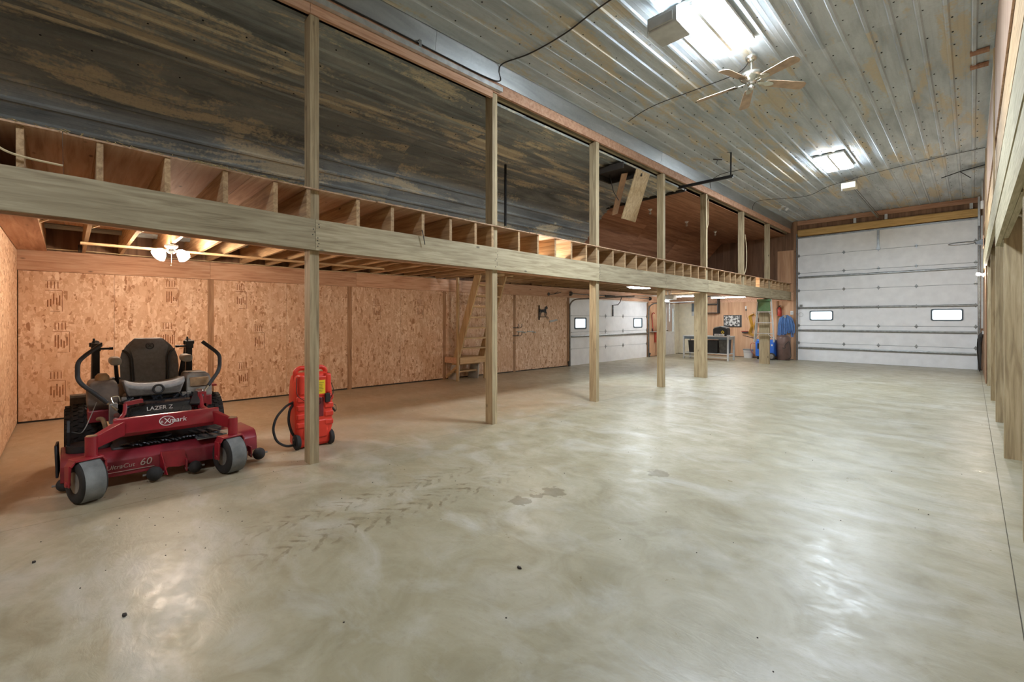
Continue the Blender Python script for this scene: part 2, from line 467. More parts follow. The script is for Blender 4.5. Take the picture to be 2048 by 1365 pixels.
# closed roof deck above everything
B().box(-9.8, 5.4, Y_NEAR-.3, Y_FAR+.4, 5.06, 5.16).build('roof_deck', 'ply_dark', ce)

# loft ceiling: flat, then bending down to the eave
cl = struct('ceiling_loft')
lp = [(X_POST - .15, 4.54), (-6.62, 4.52), (-6.80, 4.49), (-6.97, 4.43), (-7.14, 4.29), (-7.30, 4.12), (-7.58, 3.81), (-8.0, 3.34), (-8.62, 2.66)]
LL = path_len(lp); acc = 0; kinks = []
for a, b_ in zip(lp, lp[1:]):
    acc += math.hypot(b_[0]-a[0], b_[1]-a[1]); kinks.append(acc)
s = 0; i = 0
while s < LL - .01:
    e = min(LL, s + .9144)
    cut = 4.93 if s < 1.8 else 4.25
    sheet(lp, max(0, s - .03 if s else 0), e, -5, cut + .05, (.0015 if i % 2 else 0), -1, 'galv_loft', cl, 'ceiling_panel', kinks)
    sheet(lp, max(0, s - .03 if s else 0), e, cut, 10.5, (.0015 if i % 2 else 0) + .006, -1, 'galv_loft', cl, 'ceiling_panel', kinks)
    s = e; i += 1
sb = B()
for k in range(40):
    for ss in (.3, .75, 1.2, 1.66, 2.1):
        x, z, dx, dz = path_eval(lp, ss + .05)
        y = -4.6 + k * .4
        if y < 10.3 and random.random() < .6: sb.lathe([(.006, -.004), (.010, 0), (.010, .006)], (x, y, z - .006), n=6)
tag(sb.build('screw_heads', 'black_steel', cl), kind='stuff')
B().add([(-9.5, -5.2, 2.6), (-9.5, 19, 2.6), (-7.5, 19, 5.08), (-7.5, -5.2, 5.08)], [(0,1,2,3)]).build('roof_slope', 'ply_dark', cl)

# plywood-lined end of the loft: ceiling sheets and sloping side sheets
cp = struct('ceiling_plywood')
Yp0 = 10.42
ys = [Yp0, 12.86, 15.3, Y_FAR - .02]
ply_path = [(X_POST - .15, 4.49), (-7.02, 4.45), (-7.20, 4.27), (-8.66, 2.7)]
for k in range(3):
    for (x0, z0), (x1, z1), n in ((ply_path[0], ply_path[1], 2), (ply_path[1], ply_path[2], 1), (ply_path[2], ply_path[3], 2)):
        for j in range(n):
            a, c = j / n, (j + 1) / n
            ax, az, bx, bz = x0+(x1-x0)*a, z0+(z1-z0)*a, x0+(x1-x0)*c, z0+(z1-z0)*c
            L = math.hypot(bx-ax, bz-az); nx, nz = -(bz-az)/L, (bx-ax)/L
            if nz < 0: nx, nz = -nx, -nz
            t = .014; g = .002; ux, uz = (bx-ax)/L*g, (bz-az)/L*g
            ax, az, bx, bz = ax+ux, az+uz, bx-ux, bz-uz
            b = B().hexa([(ax, ys[k]+g, az), (bx, ys[k]+g, bz), (bx, ys[k+1]-g, bz), (ax, ys[k+1]-g, az),
                          (ax+nx*t, ys[k]+g, az+nz*t), (bx+nx*t, ys[k]+g, bz+nz*t), (bx+nx*t, ys[k+1]-g, bz+nz*t), (ax+nx*t, ys[k+1]-g, az+nz*t)])
            b.build('plywood_sheet', 'ply_red', cp)
# dark edge batten where the plywood starts
b = B()
for (x0, z0), (x1, z1) in zip(ply_path, ply_path[1:]):
    b.bar((x0, Yp0 - .02, z0 + .01), (x1, Yp0 - .02, z1 + .01), .04, .06, (0,1,0))
b.build('edge_batten', 'shade_dark', cp)

# header over the loft posts, with metal flashing up to the ceiling
hd = struct('trim_1')
yy = [-5, 1.72, 4.158, 9.0, 13.9, Y_FAR]
for a, c in zip(yy, yy[1:]):
    zl, zh = (4.485, 4.765) if a < 4 else (4.565, 4.74)
    B().box(X_POST - .03, X_POST + .012, a + .002, c - .002, zl, zh).build('header_board', 'ply_x' if a > 3 else 'fir_y', hd)
    B().box(X_POST - .148, X_POST - .10, a + .002, c - .002, 4.566, 4.72).build('header_board', 'lumber_y', hd)
for a, c in ((-5, 3.2), (3.2, 8.9), (8.9, 14.2), (14.2, Y_FAR)):
    B().hexa([(X_POST+.013, a+.002, 4.715), (X_POST+.02, a+.002, 4.715), (X_POST+.02, c-.002, 4.715), (X_POST+.013, c-.002, 4.715),
              (X_POST+.058, a+.002, 4.985), (X_POST+.066, a+.002, 4.985), (X_POST+.066, c-.002, 4.985), (X_POST+.058, c-.002, 4.985)]).build('flashing', 'galv_trim', hd)
B().box(X_POST - .12, X_POST - .02, -5, Y_FAR, 4.72, 5.07).build('blocking', 'ply_dark', hd)

# --- left wall: OSB sheets between wall posts, ledger beam, opening for overhead door and man door
wl = struct('wall_left')
def wall_seg(y0, y1, z0, z1, d0, d1, m, name):
    a, c = wx(y0), wx(y1)
    return B().hexa([(a-d1, y0, z0), (a-d0, y0, z0), (c-d0, y1, z0), (c-d1, y1, z0), (a-d1, y0, z1), (a-d0, y0, z1), (c-d0, y1, z1), (c-d1, y1, z1)]).build(name, m, wl)
posts_y = [1.76, 4.18, 6.52, 8.82]
bays = [(-.48, 1.715), (1.80, 4.135), (4.225, 6.475), (6.565, 8.775), (8.865, 11.02)]
stampb = None
def stamp(parent, y, z, w=.17, h=.30):
    b = B(); x = wx(y) + .0012
    def st(y0, y1, z0, z1):
        a, c = wx(y0), wx(y1)
        b.hexa([(a + .0002, y0, z0), (a + .0014, y0, z0), (c + .0014, y1, z0), (c + .0002, y1, z0), (a + .0002, y0, z1), (a + .0014, y0, z1), (c + .0014, y1, z1), (c + .0002, y1, z1)])
    st(y, y + w, z + h, z + h + .007); st(y + w, y + w + .007, z, z + h); st(y + w*.3, y + w*.9, z, z + .007)
    for k in range(5): st(y + .02 + k*.03, y + .034 + k*.03, z + .06 + random.uniform(0, .05), z + .14 + random.uniform(0, .12))
    for k in range(4): st(y + .02 + k*.035, y + .030 + k*.035, z + h + .03, z + h + .13)
    st(y, y + w*.8, z + h + .14, z + h + .144)
    b.build('grade_stamp', 'ink', parent)
for bi, (y0, y1) in enumerate(bays):
    m = (y0 + y1) / 2 + (.0 if bi else -.1)
    if bi == 4: m = 9.75
    for a, c in ((y0, m - .002), (m + .002, y1)):
        p = wall_seg(a, c, .025, 2.128, 0, .012, 'osb', 'osb_panel')
        if bi < 3:
            for z in ((.28, .95, 1.62) if bi < 2 else (1.5,)):
                stamp(p, (a + c) / 2 + random.uniform(-.3, .1), z + random.uniform(-.12, .05))
for y in posts_y: wall_seg(y - .042, y + .042, .0, 2.13, -.004, .12, 'fir_z', 'wall_post')
wall_seg(11.03, 11.13, 0, 2.13, -.012, .12, 'fir_z', 'wall_post')
wall_seg(-.49, 11.13, 0, .025, .01, .10, 'gasket', 'sill')
for a, c in ((-.49, 1.74), (1.744, 4.3), (4.304, 7.0), (7.004, 11.2), (11.204, 16.0), (16.004, Y_FAR)):
    wall_seg(a, c, 2.13, 2.42, -.042, .0, 'fir_y', 'ledger')
wall_seg(-.49, Y_FAR, 2.42, 2.76, .02, .06, 'ply_dark', 'rim_board')
wall_seg(-5, -.49, 0, 2.76, .02, .06, 'osb', 'end_sheet')
wall_seg(-5.2, 11.13, -.02, 2.8, .12, .14, 'ply_dark', 'sheathing')
wall_seg(11.12, Y_FAR + .1, 2.10, 2.8, .12, .14, 'ply_dark', 'sheathing')
wall_seg(11.0, Y_FAR + .1, 2.128, 2.14, -.0, .14, 'fir_y', 'head_plate')
wall_seg(15.95, 17.46, -.02, 2.14, .12, .14, 'ply_dark', 'sheathing')
wall_seg(18.25, Y_FAR + .1, -.02, 2.14, .12, .14, 'ply_dark', 'sheathing')
wall_seg(15.94, 16.02, 0, 2.12, .0, .12, 'fir_z', 'wall_post')
wall_seg(15.99, 16.7, .02, 2.12, 0, .014, 'ply_z', 'plywood_sheet')
wall_seg(16.703, 17.38, .02, 2.12, 0, .014, 'ply_z', 'plywood_sheet')
wall_seg(18.33, Y_FAR - .02, .02, 2.12, 0, .014, 'cream_paint', 'plywood_sheet')
wall_seg(17.38, 17.45, 0, 2.12, -.012, .1, 'cream_paint', 'door_jamb')
wall_seg(18.26, 18.33, 0, 2.12, -.012, .1, 'cream_paint', 'door_jamb')

# --- partition at the near end of the mower bay
wn = struct('wall_end')
xs = [wx(-.49) + .002, -8.02, -6.8, -5.58, -4.76]
for a, c in zip(xs, xs[1:]):
    B().box(a + .002, c - .002, -.505, -.49, .02, 2.40).build('osb_panel', 'osb_end', wn)
B().box(xs[0], -4.72, -.60, -.51, 0, 2.40).build('framing', 'fir_z', wn)
# soffit plywood under the first joists
sf = struct('trim_2')
B().box(-9.14, -4.80, -.488, -.20, 2.405, 2.418).build('soffit_sheet', 'ply_x', sf)

# --- near wall behind the camera and right wall: plain sheathing closing the building
wk = struct('wall_near')
B().box(-9.6, 5.2, -5.06, -5.04, -.02, 5.1).build('sheathing', 'ply_dark', wk)
for k in range(12):
    B().box(-9.4 + k*1.22 + .002, -9.4 + (k+1)*1.22 - .002, -5.02, -5.0, 0, 5.05).build('osb_panel', 'osb_end', wk)
wr = struct('wall_right')
B().box(X_R + .04, X_R + .06, -5.1, Y_FAR + .1, -.02, 5.1).build('sheathing', 'ply_dark', wr)
for k in range(20):
    y0 = -5 + k * 1.22
    if y0 < Y_FAR: B().box(X_R, X_R + .02, y0 + .002, min(Y_FAR, y0 + 1.22) - .002, 0, 5.05).build('plywood_sheet', 'ply_z', wr)

# --- far wall
DX0, DX1, DH = -4.36, .115, 4.33
wf = struct('wall_far')
xs = [-8.79, -7.9, -6.68, -5.46, -4.50]
for i, (a, c) in enumerate(zip(xs, xs[1:])):
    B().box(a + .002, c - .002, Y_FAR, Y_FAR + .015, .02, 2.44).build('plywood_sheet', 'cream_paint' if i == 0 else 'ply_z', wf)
B().box(-8.82, -4.4, Y_FAR + .0, Y_FAR + .1, 0, .02).build('sill', 'gasket', wf)
xs = [-9.3, -8.0, -6.78, -5.55, -5.02]
for i, (a, c) in enumerate(zip(xs, xs[1:])):
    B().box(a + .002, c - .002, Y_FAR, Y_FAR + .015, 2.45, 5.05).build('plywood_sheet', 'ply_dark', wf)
B().box(-5.018, -4.45, Y_FAR - .012, Y_FAR + .012, 2.76, 3.95).build('plywood_sheet', 'ply_z', wf)
B().box(-5.018, -4.45, Y_FAR, Y_FAR + .02, 3.955, 5.05).build('plywood_sheet', 'ply_dark', wf)
B().box(-5.018, -4.45, Y_FAR, Y_FAR + .02, 2.45, 2.755).build('plywood_sheet', 'ply_z', wf)
B().box(-4.50, -4.38, Y_FAR - .03, Y_FAR + .06, 0, 4.97).build('door_post', 'fir_z', wf)
B().box(-8.9, -4.5, Y_FAR - .04, Y_FAR - .001, 2.13, 2.44).build('ledger', 'fir_y', wf)
B().box(.16, .30, Y_FAR - .03, Y_FAR + .06, 0, 4.97).build('door_post', 'fir_z', wf)
for a, c in ((.302, 1.6), (1.604, 3.2), (3.204, X_R)):
    B().box(a, c, Y_FAR, Y_FAR + .015, 0, 5.05).build('plywood_sheet', 'ply_z', wf)
B().box(-4.5, .3, Y_FAR + .02, Y_FAR + .06, 4.33, 5.05).build('backing', 'ply_dark', wf)
B().box(-9.5, -4.36, Y_FAR + .07, Y_FAR + .09, -.02, 5.1).build('sheathing', 'ply_dark', wf)
B().box(.11, X_R + .1, Y_FAR + .07, Y_FAR + .09, -.02, 5.1).build('sheathing', 'ply_dark', wf)
B().box(-4.5, .3, Y_FAR + .07, Y_FAR + .09, 4.33, 5.1).build('sheathing', 'ply_dark', wf)
B().box(-4.40, -4.355, Y_FAR + .0, Y_FAR + .09, -.02, 4.4).build('door_stop', 'fir_z', wf)
B().box(.11, .165, Y_FAR + .0, Y_FAR + .09, -.02, 4.4).build('door_stop', 'fir_z', wf)
# round-edged ochre header timber, shadow gap, trim board
o = B().box(-4.37, .15, Y_FAR - .10, Y_FAR + .0, 4.40, 4.64).build('door_header', 'ochre_x', wf, bevel=.045, seg=4)
B().box(-4.37, .15, Y_FAR - .06, Y_FAR - .02, 4.80, 4.95).build('trim_board', 'ply_x', wf)
for x in (-2.75, -1.95, -.05):
    B().box(x, x + .07, Y_FAR - .12, Y_FAR - .05, 4.64, 4.80).build('bracket', 'light_grey', wf)

# --- overhead doors
def hinge_mesh(n=Vector((0,-1,0)), r=Vector((1,0,0)), s=1.0):
    b = B(); u = Vector((0,0,1))
    pts = [(0,.062), (.022,.02), (.045,0), (.022,-.02), (0,-.062), (-.022,-.02), (-.045,0), (-.022,.02)]
    vs = [r*p[0]*s + u*p[1]*s + n*.002 for p in pts] + [r*p[0]*s + u*p[1]*s + n*.009 for p in pts]
    m = len(pts)
    b.add(vs, [tuple(range(m)), tuple(range(m, 2*m))] + [(i, (i+1)%m, m+(i+1)%m, m+i) for i in range(m)])
    b.cyl(r*-.04*s + n*.012, r*.04*s + n*.012, .010*s, 8)
    return b
def rounded(w, h, r, n=4):
    out = []
    for cx, cz, a0 in ((w/2-r, h/2-r, 0), (-w/2+r, h/2-r, 90), (-w/2+r, -h/2+r, 180), (w/2-r, -h/2+r, 270)):
        for k in range(n + 1):
            t = R(a0 + 90*k/n); out.append((cx + r*math.cos(t), cz + r*math.sin(t)))
    return out

d1 = struct('door_1', 'large white sectional overhead door filling the far wall')
SH = DH / 7
first_hinge = None
wins1 = [(-3.66, .66, .31), (-.525, .67, .33)]
hx = [-4.33, -3.02, -2.11, -1.20, .075]
for k in range(7):
    z0, z1 = k*SH + .005, (k+1)*SH - .005
    b = B()
    if k == 2:
        # section with two window openings: build around holes
        zc = (z0 + z1) / 2 + .04; cuts = []
        x = DX0
        for cx, w, h in wins1:
            b.box(x, cx - w/2, Y_FAR - .03, Y_FAR + .02, z0, z1)
            b.box(cx - w/2, cx + w/2, Y_FAR - .03, Y_FAR + .02, z0, zc - h/2); b.box(cx - w/2, cx + w/2, Y_FAR - .03, Y_FAR + .02, zc + h/2, z1)
            x = cx + w/2
        b.box(x, DX1, Y_FAR - .03, Y_FAR + .02, z0, z1)
    else:
        b.box(DX0, DX1, Y_FAR - .03, Y_FAR + .02, z0, z1)
    if k: B().box(DX0, DX1, Y_FAR + .0, Y_FAR + .018, z0 - .02, z0 + .0).build('joint_shade', 'slate', d1)  # grey strip added behind the gap; its colour paints the joint's shade
    sec = b.build('section', 'white_door', d1)
    if k == 2:
        for cx, w, h in wins1:
            fr = B(); o_, i_ = rounded(w + .03, h + .03, .05), rounded(w - .04, h - .04, .04)
            n = len(o_); yv = Y_FAR - .045
            P = lambda q, y: (cx + q[0], y, zc + q[1])
            fr.add([P(q, yv) for q in o_] + [P(q, yv) for q in i_] + [P(q, Y_FAR - .028) for q in o_] + [P(q, Y_FAR - .028) for q in i_],
                   [(i, (i+1)%n, n+(i+1)%n, n+i) for i in range(n)] + [(i, (i+1)%n, 2*n+(i+1)%n, 2*n+i) for i in range(n)] + [(n+i, n+(i+1)%n, 3*n+(i+1)%n, 3*n+i) for i in range(n)])
            fr.build('window_frame', 'slate', sec)
            B().box(cx - w/2 + .001, cx + w/2 - .001, Y_FAR - .012, Y_FAR - .006, zc - h/2 + .001, zc + h/2 - .001).build('pane', 'pane', sec)
    if k < 6:
        for x in hx:
            if first_hinge is None:
                first_hinge = hinge_mesh(s=1.15).build('hinge', 'steel', sec); hh = first_hinge
            else:
                hh = first_hinge.copy(); COL.objects.link(hh); hh.parent = sec
            hh.location = (x, Y_FAR - .03, (k+1)*SH)
for z in (2.94, 1.86, 1.07, .45):
    B().prism([(Y_FAR-.031, z-.035), (Y_FAR-.075, z-.028), (Y_FAR-.082, z-.012), (Y_FAR-.082, z+.012), (Y_FAR-.075, z+.028), (Y_FAR-.031, z+.035)], 'x', DX0 + .02, DX1 - .02).build('strut', 'steel', d1)
for x, sgn in ((DX0 - .01, -1), (DX1 + .01, 1)):
    b = B().box(x + sgn*.0, x + sgn*.012, Y_FAR - .11, Y_FAR - .04, 0, 4.5); b.box(x, x + sgn*.045, Y_FAR - .048, Y_FAR - .036, 0, 4.5)
    b.build('track', 'steel', d1)
B().box(DX0 - .02, DX1 + .02, Y_FAR - .04, Y_FAR + .015, DH - .0, DH + .045).build('top_seal', 'steel', d1)
B().box(DX0, DX1, Y_FAR - .03, Y_FAR + .0, 0, .004).build('bottom_seal', 'gasket', d1)
b = B().box(-2.145, -2.085, Y_FAR - .06, Y_FAR - .03, 3.72, 4.34); b.box(-2.165, -2.065, Y_FAR - .075, Y_FAR - .03, 3.70, 3.76); b.build('lift_bracket', 'steel', d1)
b = B().ring((-4.27, Y_FAR - .05, 1.62), .07, .005, 'y'); b.build('rope_loop', 'light_grey', d1)
B().box(-4.3, -4.22, Y_FAR - .06, Y_FAR - .03, 1.9, 1.98).build('latch', 'steel', d1)

d2 = struct('door_2', 'white sectional overhead door in the left wall')
y0d, y1d = 11.17, 15.97; XD = -8.80; SH2 = 2.09 / 4
first2 = None
for k in range(4):
    z0, z1 = k*SH2 + .004, (k+1)*SH2 - .004; b = B()
    wins = [(11.73, .60, .335), (15.28, .60, .335)]
    if k == 2:
        zc = (z0 + z1) / 2 + .02; y = y0d
        for cy, w, h in wins:
            b.box(XD - .04, XD, y, cy - w/2, z0, z1); b.box(XD - .04, XD, cy - w/2, cy + w/2, z0, zc - h/2); b.box(XD - .04, XD, cy - w/2, cy + w/2, zc + h/2, z1); y = cy + w/2
        b.box(XD - .04, XD, y, y1d, z0, z1)
    else: b.box(XD - .04, XD, y0d, y1d, z0, z1)
    if k: B().box(XD - .04, XD - .015, y0d, y1d, z0 - .02, z0).build('joint_shade', 'slate', d2)  # grey colour stands in for shade between the sections
    sec = b.build('section', 'white_door', d2)
    if k == 2:
        for cy, w, h in wins:
            fr = B(); o_, i_ = rounded(w + .04, h + .04, .05), rounded(w - .05, h - .05, .04); n = len(o_)
            P = lambda q, x: (x, cy + q[0], zc + q[1])
            fr.add([P(q, XD + .016) for q in o_] + [P(q, XD + .016) for q in i_] + [P(q, XD - .001) for q in o_] + [P(q, XD - .001) for q in i_],
                   [(i, (i+1)%n, n+(i+1)%n, n+i) for i in range(n)] + [(i, (i+1)%n, 2*n+(i+1)%n, 2*n+i) for i in range(n)] + [(n+i, n+(i+1)%n, 3*n+(i+1)%n, 3*n+i) for i in range(n)])
            fr.build('window_frame', 'slate', sec)
            B().box(XD - .03, XD - .024, cy - w/2 + .001, cy + w/2 - .001, zc - h/2 + .001, zc + h/2 - .001).build('pane', 'pane', sec)
    if k < 3:
        for y in (11.2, 13.15, 14.25, 15.92):
            if first2 is None: first2 = hinge_mesh(Vector((1,0,0)), Vector((0,1,0)), 1.2).build('hinge', 'steel', sec); hh = first2
            else: hh = first2.copy(); COL.objects.link(hh); hh.parent = sec
            hh.location = (XD, y, (k+1)*SH2)
B().prism([(XD+.001, .885), (XD+.05, .89), (XD+.055, .9), (XD+.055, .93), (XD+.05, .945), (XD+.001, .95)], 'y', y0d + .02, y1d - .02).build('strut', 'steel', d2)
for y, sg in ((y0d - .03, -1), (y1d + .03, 1)):
    pts = [(XD + .05, y, 0.0), (XD + .05, y, 1.85)]
    for k in range(1, 7):
        t = R(90*k/6); pts.append((XD + .05 + .30*(1-math.cos(t)), y, 1.85 + .22*math.sin(t)))
    pts.append((XD + 2.3, y, 2.09))
    b = B()
    for p, q in zip(pts, pts[1:]): b.bar(p, q, .05, .012, (0,1,0)); b.bar((p[0], p[1]+sg*.025, p[2]), (q[0], q[1]+sg*.025, q[2]), .008, .04, (0,1,0))
    b.build('track', 'steel', d2)
    b = B(); b.box(XD + .0, XD + .07, y - .03 + sg*.05, y + .03 + sg*.05, 0, .16); b.cyl((XD + .06, y + sg*.05, .12), (XD + .06, y + sg*.1, .12), .035, 12); b.build('bottom_bracket', 'dark_steel', d2)
B().cyl((XD + .09, y0d - .1, 2.25), (XD + .09, y1d + .1, 2.25), .014, 10).build('torsion_shaft', 'steel', d2)
B().cyl((XD + .09, 13.0, 2.25), (XD + .09, 13.75, 2.25), .032, 12).build('torsion_spring', 'black_steel', d2)
for y in (y0d - .06, y1d + .06): B().cyl((XD + .09, y - .02, 2.25), (XD + .09, y + .02, 2.25), .07, 18).build('cable_drum', 'dark_steel', d2)
B().box(XD - .02, XD + .02, y0d - .04, y1d + .04, 2.085, 2.128).build('top_trim', 'white_paint', d2)
b = B(); b.box(XD + .0, XD + .03, 13.55, 13.61, 1.56, 1.96); b.tube([(XD+.03, 13.58, 1.95), (XD+.22, 13.58, 1.96), (XD+.30, 13.58, 2.05), (XD+.36, 13.58, 2.20)], .014, 8); b.build('drawbar', 'dark_steel', d2)

d3 = struct('door_3', 'white half-glazed entry door beside the overhead door')
b = B(); xD = -8.79
b.box(xD - .045, xD - .005, 17.455, 18.255, .01, .93); b.box(xD - .045, xD - .005, 17.455, 18.255, 1.93, 2.09)
b.box(xD - .045, xD - .005, 17.455, 17.56, .93, 1.93); b.box(xD - .045, xD - .005, 18.15, 18.255, .93, 1.93)
b.build('slab', 'white_paint', d3)
B().box(xD - .028, xD - .022, 17.561, 18.149, .931, 1.929).build('pane', 'pane', d3)
b = B(); [b.box(*q) for q in ((xD-.005, xD+.008, 17.54, 17.58, .91, 1.95), (xD-.005, xD+.008, 18.13, 18.17, .91, 1.95), (xD-.005, xD+.008, 17.58, 18.13, .91, .95), (xD-.005, xD+.008, 17.58, 18.13, 1.91, 1.95))]
b.build('glazing_bead', 'white_paint', d3)
b = B().cyl((xD, 17.52, 1.0), (xD + .05, 17.52, 1.0), .012, 10); b.ball((xD + .06, 17.52, 1.0), .027); b.build('knob', 'chrome', d3, smooth=True)

# ================================================================== LOFTS
lf = struct('floor_loft', 'timber loft with open joists along the left side above the mower bay')
post_y = [1.72, 4.158, 6.597, 9.05, 11.26, 13.85, 16.22]
PW = .09
# front beam: boards butted over the posts, sagging a little
by = [-4.9, 1.76, 6.64, 11.3, 16.26, Y_FAR - .05]
def beam_board(x0, x1, a, c, dz0, dz1, m, name):
    n = max(2, int((c - a) / .8)); b = B(); rings = []
    for k in range(n + 1):
        y = a + (c - a) * k / n; z = zb(y)
        rings.append([(x0, y, z+dz0), (x1, y, z+dz0), (x1, y, z+dz1), (x0, y, z+dz1)])
    return b.loft(rings).build(name, m, lf)
for a, c in zip(by, by[1:]):
    beam_board(X_POST + .001, X_POST + .040, a + .0015, c - .0015, 0, .305, 'lumber_y', 'beam_board')
    beam_board(X_POST - .182, X_POST - .143, a + .0015, c - .0015, 0, .305, 'fir_y', 'beam_board')
# nail clusters over the posts
b = B()
for y in post_y[:6]:
    for k in range(9):
        yy_, zz_ = y + random.uniform(.01, .08), zb(y) + .04 + .22 * k / 8
        b.lathe([(.006, 0), (.006, .0015)], (X_POST + .0398, yy_, zz_), (1, 0, 0), 6)
tag(b.build('nail_heads', 'black_steel', lf), kind='stuff')
# joists
jy = []
k = 0; y = -4.7
while y < Y_FAR - .15:
    yj = y
    for p in post_y:
        if p - .022 < yj < p + PW + .022: yj = p - .024
    jy.append(yj); y += .4064
JW = .038
for yj in jy:
    if 6.75 < yj < 7.2: x_in = -7.45    # stairwell trimmed out behind this joist
    else: x_in = wx(yj) - .01
    z0 = zb(yj) + .306; xo = X_POST + .030
    xi = x_in; zi = 2.424 + (z0 - 2.424) * .0
    zt = z0 + .285; zti = 2.424 + .285
    if x_in == -7.45:
        t = (xo - xi) / (xo + 9.0); zi = z0 + (2.424 - z0) * t; zti = zt + (2.709 - zt) * t
    B().hexa([(xi, yj - JW/2, zi), (xo, yj - JW/2, z0), (xo, yj + JW/2, z0), (xi, yj + JW/2, zi),
              (xi, yj - JW/2, zti), (xo, yj - JW/2, zt), (xo, yj + JW/2, zt), (xi, yj + JW/2, zti)]).build('joist', 'lumber_x', lf)
# second-ply stubs seen beside some joists
for yj in jy[14:40:2]:
    z0 = zb(yj) + .306
    B().box(-5.35, -4.9, yj + JW/2 + .001, yj + JW/2 + .036, z0 + .004, z0 + .25).build('joist_splice', 'pale_x', lf)
# loft deck of plywood sheets with a slightly ragged front edge
k = 0; y = -4.9
while y < Y_FAR - .05:
    y2 = min(Y_FAR - .03, y + 1.2192); edges = [X_POST + .045 + random.uniform(-.01, .012), -6.94, -9.0]
    for j in range(2):
        xa, xb = edges[j], edges[j+1]
        if j == 1 and y < 7.3 and y2 > 6.5: xa, xb = -6.94, -7.4
        ya = y + .0015; yb = y2 - .0015
        za = zb((ya+yb)/2) + .594 if j == 0 else 2.716
        f = lambda x: (zb(ya) + .594) + ((2.712) - (zb(ya) + .594)) * (xa0 - x) / (xa0 + 9.0)
        xa0 = X_POST + .03
        g = lambda x, yy_: (zb(yy_) + .593) + (2.712 - (zb(yy_) + .593)) * (xa0 - x) / (xa0 + 9.0)
        B().hexa([(xb, ya, g(xb, ya)), (xa, ya, g(xa, ya)), (xa, yb, g(xa, yb)), (xb, yb, g(xb, yb)),
                  (xb, ya, g(xb, ya)+.013), (xa, ya, g(xa, ya)+.013), (xa, yb, g(xa, yb)+.013), (xb, yb, g(xb, yb)+.013)]).build('deck_sheet', 'ply_deck', lf)
    y = y2
# straw and chaff caught along the deck's front edge
random.seed(31); b = B()
for k in range(420):
    y = -.4 + 9.5 * random.random()**1.6; z = zb(y) + .607
    if k % 3 == 0: y = random.choice((.9, 1.0, 1.3, 1.5)) + random.gauss(0, .12); z = zb(y) + .607
    p = Vector((X_POST + .03 + random.uniform(-.02, .02), y, z + random.uniform(0, .012)))
    b.bar(p, p + Vector((random.uniform(-.02, .03), random.uniform(-.05, .05), random.uniform(-.015, .012))), .004, .003)
tag(b.build('straw_litter', 'straw', lf), kind='stuff')
# diagonal bridging between joists, and the furring strip under them
for a, c in zip(jy[8:26], jy[9:27]):
    for x in (-6.9,):
        b = B(); b.bar((x, a + .02, 2.47), (x + .03, c - .02, 2.68), .035, .016); b.build('bridging', 'pale_y', lf)
B().box(-7.90, -7.83, .12, 4.3, 2.392, 2.42).build('furring_strip', 'pale_y', lf)
B().box(-6.25, -6.18, 4.9, 10.9, 2.39, 2.418).build('furring_strip', 'pale_y', lf)
# trimmer board at the stairwell
B().box(-7.46, -7.42, 6.52, 7.34, 2.43, 2.70).build('trimmer', 'pale_y', lf)

def post(y, z0, z1, label, w=PW, xin=None, grp='posts along the left loft'):
    xi = X_POST - .142 if xin is None else xin
    p = thing('loft_post', label, 'post', ((X_POST + xi)/2, y + w/2, z0), grp)
    h = w / 2
    if xin is None:
        B().box(xi, X_POST, y, y + h - .0008, z0, z1).build('ply', 'lumber_vert', p)
        B().box(xi, X_POST, y + h + .0008, y + w, z0, z1).build('ply', 'lumber_vert', p)
    else:
        xm = X_POST - .142
        B().box(xm + .0008, X_POST, y, y + w, z0, z1).build('ply', 'lumber_vert', p)
        B().box(xi, xm - .0008, y + .004, y + w, z0, 2.11).build('ply', 'lumber_vert', p)
    return p
plab = ['wooden loft post standing in front of the red fuel caddy', 'wooden loft post in front of the steep loft stairs', 'wooden loft post in front of the left end of the side overhead door',
        'wooden loft post in front of the right end of the side overhead door', 'thick doubled loft post in front of the metal workbench', 'upper loft post above the hanging work light, with no leg below the beam',
        'doubled loft post carrying the aluminium stepladder']
for i, y in enumerate(post_y):
    z0 = 0
    if i == 5: z0 = zb(y) + .05
    post(y, z0, 4.56 if y > 4 else 4.48, plab[i], xin=(X_POST - .30) if i in (4, 6) else None)

# right-hand loft: only its edge shows
rl = struct('floor_loft_right', 'rough-sawn loft edge and joists along the right side')
XR = .19
for a, c in ((-4.9, 2.8), (2.804, 7.7)):
    B().box(XR, XR + .037, a, c, 2.29, 2.58).build('beam_board', 'rough_y', rl)
for a, c in ((-4.9, 4.395), (4.50, 6.935), (7.04, 7.73)): B().box(XR + .0385, XR + .0745, a, c, 2.285, 2.575).build('beam_board', 'rough_y', rl)
for a, c in ((-4.9, 5.6), (5.604, 11.9), (11.904, 16.6)):
    B().box(XR + .004, XR + .042, a, c, 2.655, 3.04).build('rim_board', 'rough_y', rl)
B().box(XR + .20, XR + .24, -4.9, 16.6, 2.58, 2.70).build('gap_shade', 'shade_dark', rl)  # dark strip paints the shade of the gap under the rim board
y = -4.7
while y < 17:
    B().box(XR + .245, X_R - .02, y, y + .038, 2.45, 2.72).build('joist', 'lumber_x', rl); y += .61
y = -4.9
while y < 17:
    B().box(XR + .06, X_R - .02, y + .002, y + 1.2, 2.725, 2.745).build('deck_sheet', 'ply_dark', rl); y += 1.2
